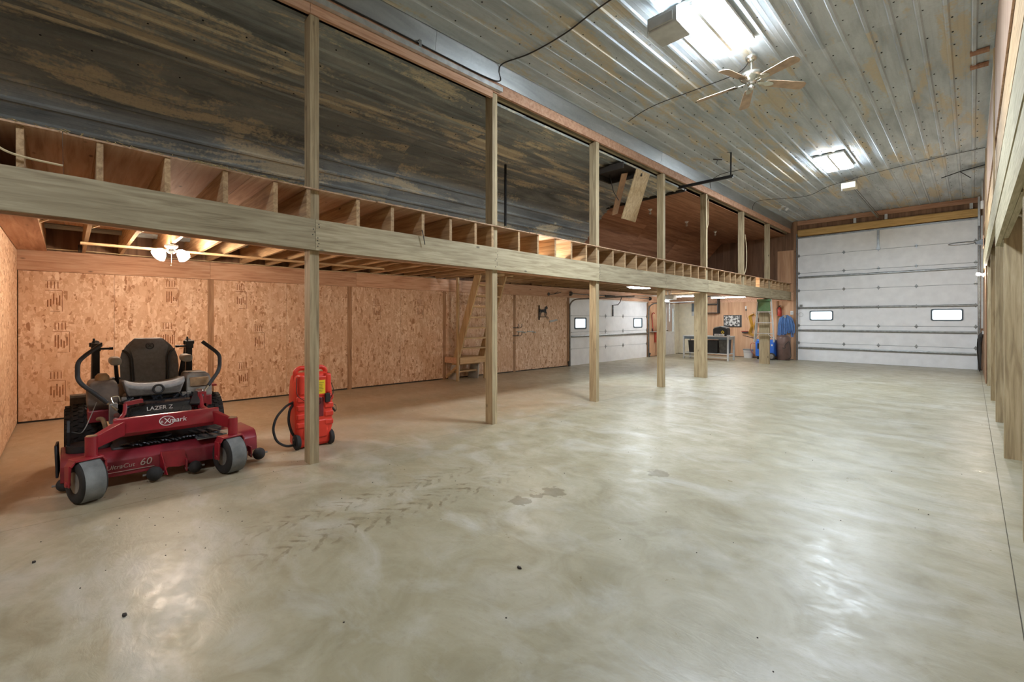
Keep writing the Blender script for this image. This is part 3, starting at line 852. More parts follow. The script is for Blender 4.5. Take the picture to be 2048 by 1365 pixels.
for i, (y, lab) in enumerate(((1.85, 'weathered right-hand post closest to the viewer, mostly out of frame'), (4.40, 'dark weathered right-hand post cut by the right edge of the picture'), (6.94, 'broad weathered right-hand post with a dirt-splashed foot beside the slab joint'), (9.32, 'right-hand post second behind the dirt-splashed one, paler in colour'),
                              (11.75, 'right-hand post third along, before the hanging black cables'), (14.3, 'farthest right-hand post next to the lit bulb'))):
    if i == 0: continue
    p = thing('loft_post', lab, 'post', (XR + .11, y, 0), 'posts along the right loft')
    B().box(XR + .044, XR + .186, y, y + .046, 0, 4.955).build('ply', 'lumber_vert', p)
    B().box(XR + .044, XR + .186, y + .048, y + .094, 0, 4.955).build('ply', 'lumber_vert', p)
tr = struct('trim_3')
for a, c in ((-4.9, 3.2), (3.204, 8.1), (8.104, 13.2), (13.204, Y_FAR - .06)):
    B().box(.205, .22, a, c, 3.75, 4.968).build('plywood_strip', 'ply_strip', tr)
B().box(.222, .26, -4.9, Y_FAR - .06, 3.3, 3.75).build('girt', 'pale_y', tr)
B().box(.214, .230, 14.75, Y_FAR - .06, 0, 3.30).build('plywood_strip', 'fir_z', tr)
for y in (8.4, 13.2):
    B().box(.19, .204, y, y + .12, 3.05, 4.9).build('nailer', 'pale_z', tr)
B().box(.20, .206, -4.9, Y_FAR - .05, 4.93, 4.97).build('edge_angle', 'galv_trim', tr)
tc = struct('ceiling_right')
for k in range(20):
    y0 = -5 + k*1.22
    if y0 < Y_FAR: B().box(.24, X_R, y0 + .002, min(Y_FAR, y0 + 1.22) - .002, 4.97, 4.985).build('plywood_sheet', 'ply_dark', tc)

# ================================================================== LIGHT FITTINGS AND CEILING THINGS
def ceiling_light(x, y, label, dm='diffuser'):
    t = thing('ceiling_light', label, 'ceiling light', (x, y, 4.95), 'paired-lens ceiling lights')
    z = 4.95
    B().box(x - .27, x + .27, y - .62, y + .62, z - .04, z).build('housing', 'white_paint', t, bevel=.01)
    B().box(x - .021, x + .021, y - .61, y + .61, z - .077, z - .0405).build('ballast_cover', 'white_paint', t, bevel=.006)
    for sx in (-1, 1):
        cx = x + sx * .142
        prof = [(cx - .118, z - .041), (cx - .112, z - .056), (cx - .085, z - .068), (cx, z - .073), (cx + .085, z - .068), (cx + .112, z - .056), (cx + .118, z - .041)]
        B().prism(prof, 'y', y - .605, y + .605).build('diffuser', dm, t, smooth=True)
    return t
ceiling_light(-2.15, 5.45, 'bright twin-lens ceiling light nearest the camera beside the door opener')
ceiling_light(-2.13, 12.07, 'bright twin-lens ceiling light nearer the far overhead door')
ceiling_light(-2.15, -1.9, 'added dim fill light behind the viewer, shaped like the twin-lens ceiling lights', 'diffuser_fill')  # added fill light out of view, brightens the left beam

def bulb(loc, label, down=True, ax=(0,0,-1), lit=True, group='bare bulbs in lampholders'):
    t = thing('bare_bulb_lamp', label, 'light bulb', loc, group)
    a = Vector(ax); L = Vector(loc)
    B().lathe([(.055, 0), (.055, .012), (.038, .03), (.026, .05), (.022, .055)], L, ax, 18).build('lampholder', 'white_paint', t, smooth=True)
    B().lathe([(.013, .05), (.016, .065), (.029, .09), (.034, .112), (.029, .137), (.014, .148), (.002, .150)], L, ax, 16).build('bulb', 'bulb_lit' if lit else 'bulb_glass', t, smooth=True)
    return t
bulb((-5.04, 5.43, 2.425), 'bare lit bulb under the loft joists by the stairs')
bulb((-5.2, 15.1, 2.735), 'bare lit bulb glowing between the joists above the beam near the far door')
bulb((.212, 15.05, 2.47), 'bare lit bulb on the right wall below the basketball hoop', ax=(-1,0,.25))
bulb((2.6, 3.2, 2.44), 'added fill bulb under the right-hand loft, out of frame')  # added unseen bulb that brightens the right-hand posts
bulb((2.6, 9.4, 2.44), 'added unseen fill bulb under the right-hand loft farther back')  # second added bulb out of view, more fill for those posts
for k, y in enumerate((11.35, 13.6, 15.8)):
    bulb((-6.16, y, 4.462), ('unlit bulb on the plywood loft ceiling, nearest of three', 'unlit bulb on the plywood loft ceiling, middle of three', 'unlit bulb on the plywood loft ceiling, farthest of three')[k], lit=False)

# four-shade light kit under the loft
L = (-7.35, .975, 2.418)
t = thing('light_kit', 'four-shade light kit glowing under the joists above the mower', 'ceiling light', L)
B().lathe([(.075, 0), (.075, .02), (.05, .045), (.03, .06), (.035, .075), (.05, .09), (.03, .11), (.01, .118)], L, (0,0,-1), 20).build('stem', 'dark_steel', t, smooth=True)
for k in range(4):
    a = R(35 + 90 * k); d = Vector((math.cos(a), math.sin(a), 0))
    p0 = Vector(L) + Vector((0,0,-.08))
    b = B().tube([p0 + d*.03, p0 + d*.08 + Vector((0,0,.01)), p0 + d*.12 + Vector((0,0,-.01))], .009, 8)
    arm = b.build('lamp_arm', 'dark_steel', t, smooth=True)
    ax = (d * .75 + Vector((0,0,-.66))).normalized()
    B().lathe([(.020, 0), (.030, .012), (.050, .04), (.062, .075), (.072, .105), (.070, .107), (.055, .076), (.01, .07)], p0 + d*.115, ax, 18).build('shade', 'shade_lit', t, smooth=True)
b = B().tube([Vector(L) + Vector((0,0,-.118)), Vector(L) + Vector((0,0,-.26))], .0015, 5); b.ball((L[0], L[1], L[2] - .265), .006, 8, 5); b.build('pull_chain', 'chrome', t)

# hanging shop light with white reflector
x, y, z = -5.4, 9.47, 2.20
t = thing('shop_light', 'white reflector work light hung under the beam', 'work light', (x, y, z))
b = B(); n = 12
ring = lambda zz, w, l: [(x + w*math.cos(2*PI*i/28)*1.0, y + l*math.sin(2*PI*i/28), zz) for i in range(28)]
b.loft([ring(z + .06, .05, .10), ring(z + .045, .15, .25), ring(z + .015, .24, .38), ring(z - .005, .26, .42)], cap=True); b.build('reflector', 'white_paint', t, smooth=True)
b = B().loft([ring(z - .008, .22, .36), ring(z - .025, .20, .34)]); b.build('lens', 'lens_lit', t, smooth=True)
for s_ in (-.2, .2): B().tube([(x, y + s_, z + .05), (x, y + s_*1.2, 2.43)], .004, 6).build('hanger', 'steel', t)

# overhead opener for the side door, hung under the loft
t = thing('door_opener', 'white opener with lit lens hung under the loft for the side door', 'door opener', (-7.25, 14.6, 2.05))
B().box(-7.42, -7.0, 14.42, 14.72, 2.12, 2.28).build('motor_housing', 'white_paint', t, bevel=.02)
B().box(-7.44, -7.30, 14.40, 14.74, 2.06, 2.119).build('lens', 'lens_lit', t, bevel=.015)
B().bar((-8.70, 13.58, 2.26), (-7.40, 14.55, 2.26), .04, .03).build('rail', 'light_grey', t)
for yy_ in (14.46, 14.68): B().bar((-7.2, yy_, 2.28), (-7.2, yy_, 2.43), .03, .004).build('hanger_strap', 'steel', t)
# fluorescent strips in the workshop corner
def strip(x0, x1, y, z, label):
    t = thing('strip_light', label, 'strip light', ((x0+x1)/2, y, z), 'fluorescent strips in the workshop corner')
    B().box(x0, x1, y - .05, y + .05, z, z + .05).build('channel', 'white_paint', t, bevel=.006)
    for s_ in (-.025, .025): B().cyl((x0 + .03, y + s_, z - .02), (x1 - .03, y + s_, z - .02), .014, 10).build('tube', 'tube_lit', t, smooth=True)
    for xx in (x0 + .015, x1 - .015): B().box(xx - .014, xx + .014, y - .045, y + .045, z - .035, z).build('lampholder', 'white_paint', t)
    for xx in (x0 + .2, x1 - .2): B().tube([(xx, y, z + .05), (xx, y, 2.44)], .003, 5).build('hanger', 'steel', t)
strip(-6.85, -5.62, 17.2, 2.27, 'lit fluorescent strip over the bench near the stepladder')
strip(-8.1, -6.9, 15.9, 2.30, 'lit fluorescent strip in the workshop corner beside the entry door')

# ceiling fan
fx, fy, zc = -2.06, 6.50, 4.63
t = thing('ceiling_fan', 'ceiling fan with five pale wood blades and a nickel motor', 'ceiling fan', (fx, fy, 4.94))
B().lathe([(.075, 0), (.072, .03), (.05, .06), (.02, .075)], (fx, fy, 4.945), (0,0,-1), 20).build('canopy', 'chrome', t, smooth=True)
B().cyl((fx, fy, 4.87), (fx, fy, 4.74), .013, 12).build('downrod', 'chrome', t)
B().lathe([(.02, .0), (.06, .012), (.125, .03), (.142, .055), (.142, .085), (.12, .11), (.07, .13), (.055, .16), (.05, .18), (.02, .2)], (fx, fy, 4.75), (0,0,-1), 26).build('motor_housing', 'chrome', t, smooth=True)
for k in range(5):
    a = R(188 + 72 * k); n0 = Matrix.Translation((fx, fy, zc - .02)) @ Matrix.Rotation(a, 4, 'Z') @ Matrix.Rotation(R(5), 4, 'Y') @ Matrix.Rotation(R(-12), 4, 'X')
    b = B(); pts = [(.19, -.052), (.26, -.060), (.65, -.072), (.69, -.05), (.70, 0), (.69, .05), (.65, .072), (.26, .060), (.19, .052)]
    b.prism(pts, 'z', -.003, .003); b.xf(n0); bl = b.build('blade', 'wood_blade', t)
    b = B(); b.prism([(.08, -.02), (.16, -.018), (.20, -.045), (.27, -.03), (.29, 0), (.27, .03), (.20, .045), (.16, .018), (.08, .02)], 'z', -.010, -.0035); b.xf(n0); b.build('blade_iron', 'chrome', bl)
B().lathe([(.04, 0), (.045, .02), (.035, .045), (.01, .055)], (fx, fy, 4.555), (0,0,-1), 16).build('switch_cap', 'chrome', t, smooth=True)
B().tube([(fx + .03, fy, 4.52), (fx + .03, fy, 4.42)], .002, 5).build('pull_chain', 'chrome', t)

# overhead opener beside the first ceiling light
def opener(x, y, label, m, grp, s=1.0, to=None, zz=4.66):
    t = thing('door_opener', label, 'door opener', (x, y, 4.66), grp)
    z = zz
    b = B().prism([(y - .17*s, z), (y + .14*s, z), (y + .17*s, z + .04), (y + .17*s, z + .13*s), (y - .17*s, z + .15*s)], 'x', x - .15*s, x + .15*s); b.build('motor_housing', m, t, bevel=.012)
    B().box(x - .12*s, x + .12*s, y - .19*s, y - .171*s, z + .02, z + .11*s).build('lens', 'light_grey', t, bevel=.006)
    for sx in (-1, 1):
        B().bar((x + sx*.12, y + .08, z + .13), (x + sx*.16, y + .08, 4.955), .035, .004).build('hanger_strap', 'dark_steel', t)
    B().bar((x - .14, y + .08, z + .16), (x + .15, y + .08, 4.95), .03, .004).build('cross_strap', 'dark_steel', t)
    B().tube([(x - .13*s, y - .17*s, z + .02), (x - .13*s, y - .19*s, z - .06)], .004, 6).build('antenna_wire', 'white_paint', t)
    if to: 
        b = B().bar((x, y + .17, z + .1), (to[0], to[1], to[2]), .045, .03); b.build('rail', 'steel', t)
        B().tube([(x + .05, y + .17, z + .12), (to[0] + .05, to[1], to[2] + .03)], .008, 6).build('drive_chain', 'dark_steel', t)
    return t
opener(-2.40, 4.86, 'grey overhead opener hung beside the nearest ceiling light', 'light_grey', 'ceiling-hung openers', 1.15)
opener(-2.12, 13.75, 'beige overhead opener with a rail running to the far door', 'cream_paint', 'ceiling-hung openers', .95, (-2.115, Y_FAR - .15, 4.72))

# twin flood light
t = thing('flood_light', 'twin-head flood light on the metal ceiling near the far left corner', 'flood light', (-4.1, 15.8, 4.95))
B().lathe([(.06, 0), (.06, .02), (.03, .035)], (-4.1, 15.8, 4.952), (0,0,-1), 16).build('mount', 'white_paint', t, smooth=True)
for sx in (-1, 1):
    B().lathe([(.018, 0), (.022, .05), (.045, .09), (.055, .12), (.045, .124), (.01, .118)], (-4.1 + sx*.03, 15.8, 4.91), (sx*.7, -.35, -.6), 14).build('lamp_head', 'light_grey', t, smooth=True)

# aluminium track strip under the header
t = thing('track_strip', 'long aluminium track strip fixed along the header', 'track', (X_POST + .05, 1.5, 4.59))
b = B().box(X_POST + .014, X_POST + .07, .2, 4.29, 4.585, 4.591); b.box(X_POST + .064, X_POST + .07, .2, 4.29, 4.591, 4.645); b.build('channel', 'alu', t)
for y in (.9, 2.95): 
    b = B().box(X_POST + .052, X_POST + .058, y, y + .035, 4.592, 4.74); b.box(X_POST + .014, X_POST + .058, y, y + .035, 4.735, 4.74); b.build('bracket', 'steel', t)
for y in (1.6, 2.6, 3.6): B().lathe([(.012, 0), (.008, .01)], (X_POST + .0125, y, 4.70), (1,0,0), 8).build('cable_clip', 'light_grey', t)

# black track arm hanging from the ceiling
t = thing('hanging_rail', 'black angle-iron rail hanging from the metal ceiling past the header', 'track', (-4.0, 9.75, 4.4))
b = B().box(-4.62, -3.45, 9.73, 9.79, 4.372, 4.38); b.box(-4.62, -3.45, 9.784, 9.79, 4.38, 4.44); b.build('angle', 'black_steel', t)
b = B().bar((-3.49, 9.76, 4.38), (-3.52, 9.86, 4.93), .03, .005); b.bar((-3.52, 9.86, 4.93), (-3.62, 9.9, 4.955), .03, .005); b.build('hanger', 'black_steel', t)
b = B().bar((-3.98, 10.1, 4.955), (-3.82, 10.18, 4.93), .05, .006); b.bar((-3.9, 10.14, 4.93), (-3.93, 10.14, 4.86), .03, .006); b.build('spare_bracket', 'black_steel', t)

# open attic hatch in the loft ceiling
t = thing('attic_hatch', 'attic hatch in the loft ceiling, dark frame, shaded opening painted as a sheet', 'hatch', (-5.0, 8.0, 4.5))
b = B()
b.box(-5.45, -4.70, 7.60, 7.64, 4.36, 4.478); b.box(-5.45, -4.70, 8.30, 8.34, 4.36, 4.478); b.box(-5.47, -5.43, 7.60, 8.34, 4.36, 4.478); b.box(-5.43, -4.72, 7.64, 8.30, 4.462, 4.47)  # last box: dark sheet across the opening stands in for its shade
b.build('frame', 'shade_dark', t)
b = B().hexa([(-5.12, 8.22, 3.55), (-5.10, 8.22, 3.55), (-5.10, 8.76, 3.55), (-5.12, 8.76, 3.55), (-4.70, 8.10, 4.46), (-4.68, 8.10, 4.46), (-4.68, 8.62, 4.46), (-4.70, 8.62, 4.46)]); tag(b.build('hatch_door', 'pale_z', t), 'pale plywood hatch door hanging at a slant')
b = B().bar((-4.72, 8.14, 4.44), (-4.72, 8.58, 4.44), .03, .02); b.build('hinge', 'steel', t)
b = B().bar((-5.42, 8.44, 3.72), (-4.95, 8.08, 4.42), .17, .02, (0,1,0)); sp_ = tag(b.build('hatch_strip', 'cardboard', t), 'narrow brown strip with white label')
b = B().bar((-5.30, 8.345, 3.915), (-5.20, 8.27, 4.06), .14, .026, (0,1,0)); b.build('label', 'white_paint', sp_)
B().tube([(-5.25, 8.0, 4.44), (-5.2, 8.05, 4.1), (-5.1, 8.1, 3.9)], .008, 6).build('lift_cord', 'wire_black', t)
# slim steel prop in the loft
o = tag(B().box(-6.42, -6.385, 6.10, 6.135, 2.74, 4.48).build('steel_prop', 'black_steel'), 'thin dark prop standing between loft deck and loft ceiling', 'prop')

# cables on ceiling and beams
def cable(name, pts, r, m, label, steps=6):
    P = [Vector(p) for p in pts]; out = []
    for i in range(len(P) - 1):
        p0, p1, p2, p3 = P[max(0, i-1)], P[i], P[i+1], P[min(len(P)-1, i+2)]
        for k in range(steps):
            t = k / steps
            out.append(.5*((2*p1) + (p2-p0)*t + (2*p0-5*p1+4*p2-p3)*t*t + (-p0+3*p1-3*p2+p3)*t**3))
    out.append(P[-1])
    return tag(B().tube(out, r, 6).build(name, m, smooth=True), label, 'cable')
zc_ = 4.938
cable('ceiling_cable', [(-1.6, 4.15, zc_), (-2.845, 4.241, zc_), (-3.485, 4.335, zc_), (-4.067, 4.332, zc_), (-4.48, 4.24, zc_), (-4.565, 4.24, 4.86), (-4.575, 4.26, 4.74), (-4.58, 3.9, 4.70), (-4.58, 2.6, 4.708), (-4.58, 1.0, 4.705), (-4.58, -.5, 4.70)], .009, 'wire_black', 'dark cable crossing the ceiling and running along the header')
cable('ceiling_cable', [(-4.25, 7.06, zc_), (-3.9, 6.9, zc_), (-3.53, 6.82, zc_), (-2.88, 6.81, zc_), (-2.33, 6.78, zc_), (-2.1, 6.56, zc_)], .006, 'wire_black', 'thin dark cable across the ceiling feeding the fan')
cable('ceiling_cable', [(.19, 13.28, zc_), (-.64, 13.42, zc_), (-1.6, 13.7, zc_), (-2.6, 14.2, zc_), (-3.3, 14.9, zc_), (-4.3, 14.5, zc_), (-4.53, 14.5, 4.86), (-4.56, 14.5, 4.7)], .006, 'wire_black', 'thin dark cable across the ceiling past the beige opener')
cable('ceiling_cable', [(-3.7, 11.2, zc_), (-4.1, 11.05, zc_ - .04), (-4.35, 11.2, 4.9), (-4.54, 11.35, 4.85), (-4.565, 11.45, 4.72)], .007, 'wire_black', 'short dark cable looping from the ceiling to the header')
cable('post_cable', [(-4.59, 11.365, 4.45), (-4.595, 11.37, 4.2), (-4.595, 11.366, 3.9), (-4.595, 11.30, 3.72), (-4.6, 11.24, 3.70)], .008, 'wire_tan', 'pale cable hanging down the loft post over the bench')
cable('post_cable', [(-4.595, 13.96, 3.9), (-4.57, 14.0, 3.5), (-4.57, 13.99, 3.0), (-4.6, 13.92, 2.76)], .009, 'wire_tan', 'tan cable bowed along the upper loft post without a leg')
cable('ledger_cable', [(-9.12, -.2, 2.44), (-9.05, .1, 2.435), (-8.98, .3, 2.43), (-9.0, .8, 2.424), (-9.0, 1.6, 2.426), (-8.96, 2.6, 2.42), (-8.94, 3.6, 2.41), (-8.9, 4.6, 2.424), (-8.86, 6.2, 2.424)], .007, 'wire_tan', 'pale cable sagging along the ledger behind the mower')
b = B()
for k in range(3): b.ring((-8.93, .12 + .015*k, 2.455), .05, .006, 'y', 18, 5)
tag(b.build('cable_coil', 'wire_black'), 'small black cable coil tucked on the ledger by the end wall', 'cable')
cable('deck_cable', [(-4.545, -.5, 2.75), (-4.545, -.36, 2.62), (-4.545, -.25, 2.56), (-4.55, -.02, 2.54)], .008, 'wire_tan', 'pale cable stub with connector on the beam at the left picture edge')
cable('deck_cable', [(-4.54, 2.98, 2.50), (-4.538, 3.0, 2.42), (-4.54, 3.02, 2.33)], .006, 'wire_black', 'short dark cord dangling over the beam between first two posts')

# ================================================================== RIDING MOWER (faces +X)
mw = thing('riding_mower', 'red zero-turn riding mower with grey seat parked in the left bay', 'riding mower', (-5.6, .62, 0))
CY = .62
def fillet(pts, r=.04, n=4):
    P = [Vector(p) for p in pts]; out = [P[0]]
    for a, b, c in zip(P, P[1:], P[2:]):
        d0, d1 = (a - b).normalized(), (c - b).normalized(); rr = min(r, (a-b).length*.45, (c-b).length*.45)
        for k in range(n + 1):
            t = k / n; out.append((b + d0*rr)*(1-t)**2 + b*2*t*(1-t) + (b + d1*rr)*t*t)
    return out + [P[-1]]
# rear drive wheels
def rear_wheel(y):
    c = (-6.14, y, .305)
    w = .14
    prof = [(.16, -w*.78), (.22, -w*.98), (.265, -w), (.288, -w*.86), (.298, -w*.5), (.30, 0), (.298, w*.5), (.288, w*.86), (.265, w), (.22, w*.98), (.16, w*.78)]
    ty = B().lathe(prof, c, (0,1,0), 40, cap=False).build('rear_tyre', 'rubber', mw, smooth=True)
    b = B()
    for row in range(6):
        yo = -w*.80 + row * w * .32
        for k in range(34):
            a = 2*PI*(k + (.5 if row % 2 else 0))/34; r0 = .297 - (.012 if row in (0, 5) else 0)
            s0 = len(b.v); b.box(-.018, .018, -.017, .017, -.004, .011)
            T = Matrix.Translation(Vector(c)) @ Matrix.Rotation(a, 4, 'Y') @ Matrix.Translation((0, yo, r0)) @ Matrix.Rotation(R(18 if row % 2 else -18), 4, 'Z'); b.xf(T, s0)
    tag(b.build('tread_lugs', 'rubber', ty), kind='stuff')
    B().lathe([(.03, w*.45), (.10, w*.5), (.13, w*.62), (.165, w*.8), (.165, -w*.8), (.13, -w*.62), (.03, -w*.45)], c, (0,1,0), 28).build('rim', 'light_grey', mw, smooth=True)
rear_wheel(CY - .50); rear_wheel(CY + .50)
B().cyl((-6.14, CY - .42, .305), (-6.14, CY + .42, .305), .045, 12).build('axle', 'black_steel', mw)
# casters, swung a little
for cy, sw in ((.11, 19), (1.10, 15)):
    px, py = -4.95, cy + .03
    c = Vector((-4.925, cy, .168)); A = R(sw)
    w = .083
    prof = [(.085, -w*.9), (.12, -w), (.150, -w*.97), (.163, -w*.82), (.168, -w*.4), (.168, w*.4), (.163, w*.82), (.150, w*.97), (.12, w), (.085, w*.9)]
    b = B().lathe(prof, c, (0,1,0), 36, cap=False); b.rotz(c, A); ty = b.build('caster_tyre', 'rubber', mw, smooth=True)
    b = B().lathe([(.1683, -w*.78), (.1695, -w*.4), (.1695, w*.4), (.1683, w*.78)], c, (0,1,0), 36, cap=False); b.rotz(c, A); b.build('tread_band', 'rubber_dusty', ty, smooth=True)
    b = B().lathe([(.09, -w*.86), (.082, -w*.84), (.07, -w*.5), (.045, -w*.45), (.03, -w*.7), (.012, -w*.72), (.012, w*.72), (.03, w*.7), (.045, w*.45), (.07, w*.5), (.082, w*.84), (.09, w*.86)], c, (0,1,0), 28); b.rotz(c, A); b.build('hub', 'pod_grey', mw, smooth=True)
    # fork: yoke plate and two bent arms
    b = B(); yo = .108
    for sg in (-1, 1):
        ys_ = cy + sg * yo
        arm = [(-4.925, cy + sg*.02, .345), (-4.925, cy + sg*.085, .338), (-4.925, ys_, .30), (-4.925, ys_ + sg*.006, .17)]
        arm = [(p[0] , p[1], p[2]) for p in arm]
        for p, q in zip(arm, arm[1:]): b.bar(p, q, .10 if p[2] > .32 else .075, .014, (1,0,0))
        b.box(-4.925 - .0375, -4.925 + .0375, min(ys_, ys_ + sg*.012), max(ys_, ys_ + sg*.012), .145, .31)
        b.cyl((-4.925, ys_ - sg*.01, .168), (-4.925, ys_ + sg*.02, .168), .022, 10)
    b.box(-4.985, -4.865, cy - .09, cy + .09, .334, .35)
    b.rotz(c, A); b.build('caster_fork', 'red_paint', mw, bevel=.004)
    B().cyl((px, py, .34), (px, py, .505), .040, 20).build('caster_pivot', 'red_paint', mw, smooth=True)
    B().cyl((px, py, .505), (px, py, .512), .034, 20).build('pivot_cap', 'dirt_tan', mw)
# front crossmember with sloping upper flange
b = B().loft([[(-5.27, y, .43), (-5.19, y, .415), (-5.165, y, .45), (-5.19, y, .575), (-5.215, y, .582), (-5.27, y, .56)] for y in (.285, 1.065)])
cm = b.build('crossmember', 'red_paint', mw, bevel=.005)
for (ay, by_) in ((.33, .135), (1.02, 1.135)):
    B().hexa([(-5.22, ay - .03, .435), (-5.16, ay + .03, .435), (-4.93, by_ + .012, .395), (-4.97, by_ - .012, .395),
              (-5.22, ay - .03, .555), (-5.16, ay + .03, .555), (-4.93, by_ + .012, .495), (-4.97, by_ - .012, .495)]).build('caster_arm', 'red_paint', mw, bevel=.004)
for y, z in ((.42, .53), (.50, .55), (.53, .49), (.93, .545), (.955, .475)):
    B().lathe([(.008, 0), (.008, .004)], (-5.178 - (z - .45)*.2, y, z), (1,0,0), 8).build('bolt_hole', 'gasket', cm)
# badge: oval with an X, lettering beside it
nrm = Vector((.98, 0, .2)).normalized(); up = Vector((-.2, 0, .98))
def on_cm(y, z): return (-5.165 - (z - .45) * .2 + .0015, y, z)
b = B(); c0 = on_cm(.655, .515)
def oval(rx, rz, dx, n=32): return [(c0[0] + dx - rz*math.sin(2*PI*i/n)*.2, c0[1] + rx*math.cos(2*PI*i/n), c0[2] + rz*math.sin(2*PI*i/n)) for i in range(n)]
B().loft([oval(.058, .043, 0), oval(.058, .043, .002)]).build('badge_rim', 'white_print', cm)
B().loft([oval(.052, .037, .0012), oval(.052, .037, .0028)]).build('badge_field', 'red_deck', cm)
text_part('X', .07, on_cm(.632, .488 + .003), (0,1,0), up, 'white_print', cm, ext=.004)
text_part('e', .045, on_cm(.606, .498), (0,1,0), up, 'white_print', cm, ext=.004)
text_part('mark', .062, on_cm(.672, .495), (0,1,0), up, 'white_print', cm, ext=.004, shear=.15)
# frame rails to the rear
for y in (.36, .90):
    B().box(-6.2, -5.24, y - .03, y + .03, .43, .53).build('frame_rail', 'red_paint', mw)
B().box(-6.45, -5.75, .33, .95, .40, .62).build('engine_deck', 'black_steel', mw, bevel=.02)
# engine behind the seat, mostly hidden
B().lathe([(.22, 0), (.24, .05), (.24, .16), (.2, .2), (.1, .22)], (-6.38, CY, .62), (0,0,1), 24).build('engine_shroud', 'black_plastic', mw, smooth=True)
# foot deck and toe panel
b = B().loft([[(-5.62, y, .50), (-5.30, y, .505), (-5.30, y, .52), (-5.40, y, .545), (-5.42, y, .64), (-5.47, y, .67), (-5.62, y, .665)] for y in (.385, .88)])
tp = b.build('toe_panel', 'black_gloss', mw, bevel=.008)
text_part('LAZER Z', .052, (-5.408, .53, .588), (0,1,0), (-.2,0,.98), 'white_print', tp, ext=.006)
B().box(-5.40, -5.24, .40, .88, .535, .545).build('floor_mat', 'rubber', mw)
# red guard hooks at both ends of the toe panel
b = B(); P = fillet([(-5.26, .33, .56), (-5.33, .37, .60), (-5.36, .375, .68)], .03)
b.tube(P, .016, 8); b.bar((-5.36, .375, .68), (-5.40, .50, .69), .03, .035); b.build('step_guard', 'red_paint', mw)
b = B(); b.tube(fillet([(-5.26, .98, .56), (-5.33, .95, .58), (-5.42, .955, .70)], .03), .018, 8); b.box(-5.56, -5.40, .93, 1.0, .56, .72); b.build('step_guard', 'red_paint', mw)
B().loft([[(-5.34 + .05*math.cos(2*PI*i/16), .46 + .04*math.sin(2*PI*i/16), z) for i in range(16)] for z in (.545, .565)]).build('foot_pedal', 'black_plastic', mw)
B().bar((-5.38, .90, .60), (-5.46, .96, .72), .10, .04).build('height_pedal', 'black_plastic', mw, bevel=.012)
# mower deck: wide stamped shell with sloped front, centre pocket
dk_y0, dk_y1 = -.04, 1.42
def deck_ring(y, k):
    fx_ = -5.15 - .10 * abs(k)**4
    return [(-5.95, y, .09), (-5.95, y, .24), (-5.85, y, .27), (fx_ - .12, y, .29), (fx_ - .06, y, .275), (fx_ - .01, y, .22), (fx_, y, .09), (fx_ - .03, y, .09)]
rings = [deck_ring(dk_y0 + (dk_y1 - dk_y0) * i / 14, i / 7 - 1) for i in range(15)]
dk = B().loft(rings).build('mower_deck', 'red_deck', mw, smooth=True, bevel=.006)
B().box(-5.80, -5.30, .28, .98, .27, .31).build('belt_cover', 'black_plastic', mw, bevel=.02)
for y in (.20, CY + .02, 1.06): B().lathe([(.10, 0), (.10, .035), (.06, .05), (.03, .08), (.01, .085)], (-5.55, y, .288), (0,0,1), 20).build('spindle_pulley', 'dark_steel', mw, smooth=True)
b = B(); random.seed(3)
for k in range(26):
    y = .34 + .66 * k / 25; b.tube([(-5.33, y, .32 + random.uniform(-.012, .012)), (-5.27, y + .05, .335), (-5.25, y + .09, .315 + random.uniform(-.012, .012))], .010, 6)
b.build('hydraulic_hose', 'black_gloss', mw, smooth=True)
for y in (.93, 1.0, 1.08): B().bar((-5.45, y - .06, .335), (-5.16, y + .03, .318), .035, .012).build('deck_link', 'steel', mw)
B().box(-5.4, -5.14, .88, 1.22, .300, .308).build('deck_brace', 'steel', mw)
# nose plate and anti-scalp brackets in the centre
b = B(); b.prism([(.60, .245), (.78, .235), (.80, .09), (.74, .085), (.66, .10), (.62, .06)], 'x', -5.15, -5.135); b.build('nose_plate', 'red_paint', mw)
b = B().hexa([(-5.14, .60, .05), (-5.05, .64, .05), (-5.05, .646, .05), (-5.14, .606, .05), (-5.14, .60, .25), (-5.13, .60, .25), (-5.13, .606, .25), (-5.14, .606, .25)]); b.build('roller_bracket', 'red_paint', mw)
for x, y, r, hs_ in ((-5.085, .555, .062, 1), (-5.09, .855, .055, -1), (-5.11, 1.40, .06, -1), (-5.30, -.015, .055, 1)):
    B().ball((x, y, r + .012), (r, r*.95, r), 18, 12).build('anti_scalp_roller', 'rubber', mw, smooth=True)
    B().cyl((x - .01, y - r - .02, r + .012), (x - .01, y + r + .02, r + .012), .010, 8).build('roller_pin', 'steel', mw)
    B().box(x - .10, x + .005, y + hs_*(r + .010) - .006, y + hs_*(r + .010) + .006, r - .01, .15).build('roller_hanger', 'red_deck', mw)
text_part('UltraCut', .052, (-5.1475, .235, .158), (0,1,0), (0,0,1), 'grey_print', dk, ext=.001, shear=.2)
text_part('60', .085, (-5.1455, .455, .155), (0,1,0), (0,0,1), 'grey_print', dk, ext=.002, shear=.2)
B().box(-5.152, -5.146, .20, .56, .128, .132).build('pinstripe', 'grey_print', dk)
# discharge chute folded up on the mower's right
b = B().loft([[(-5.80, y, .08), (-5.80, y - .01, .34), (-5.50, y - .02, .36), (-5.42, y - .01, .10)] for y in (-.058, -.041)]); b.build('discharge_chute', 'black_plastic', mw, bevel=.004)
B().prism([(-5.62, .30), (-5.50, .30), (-5.44, .47), (-5.50, .56), (-5.60, .40)], 'y', .0, .018).build('chute_flap', 'black_plastic', mw)
B().loft([[(-5.5 + .12*math.cos(2*PI*i/18), .10 + .11*math.sin(2*PI*i/18), z) for i in range(18)] for z in (.29, .33, .345)]).build('spindle_cover', 'black_plastic', mw, smooth=True)
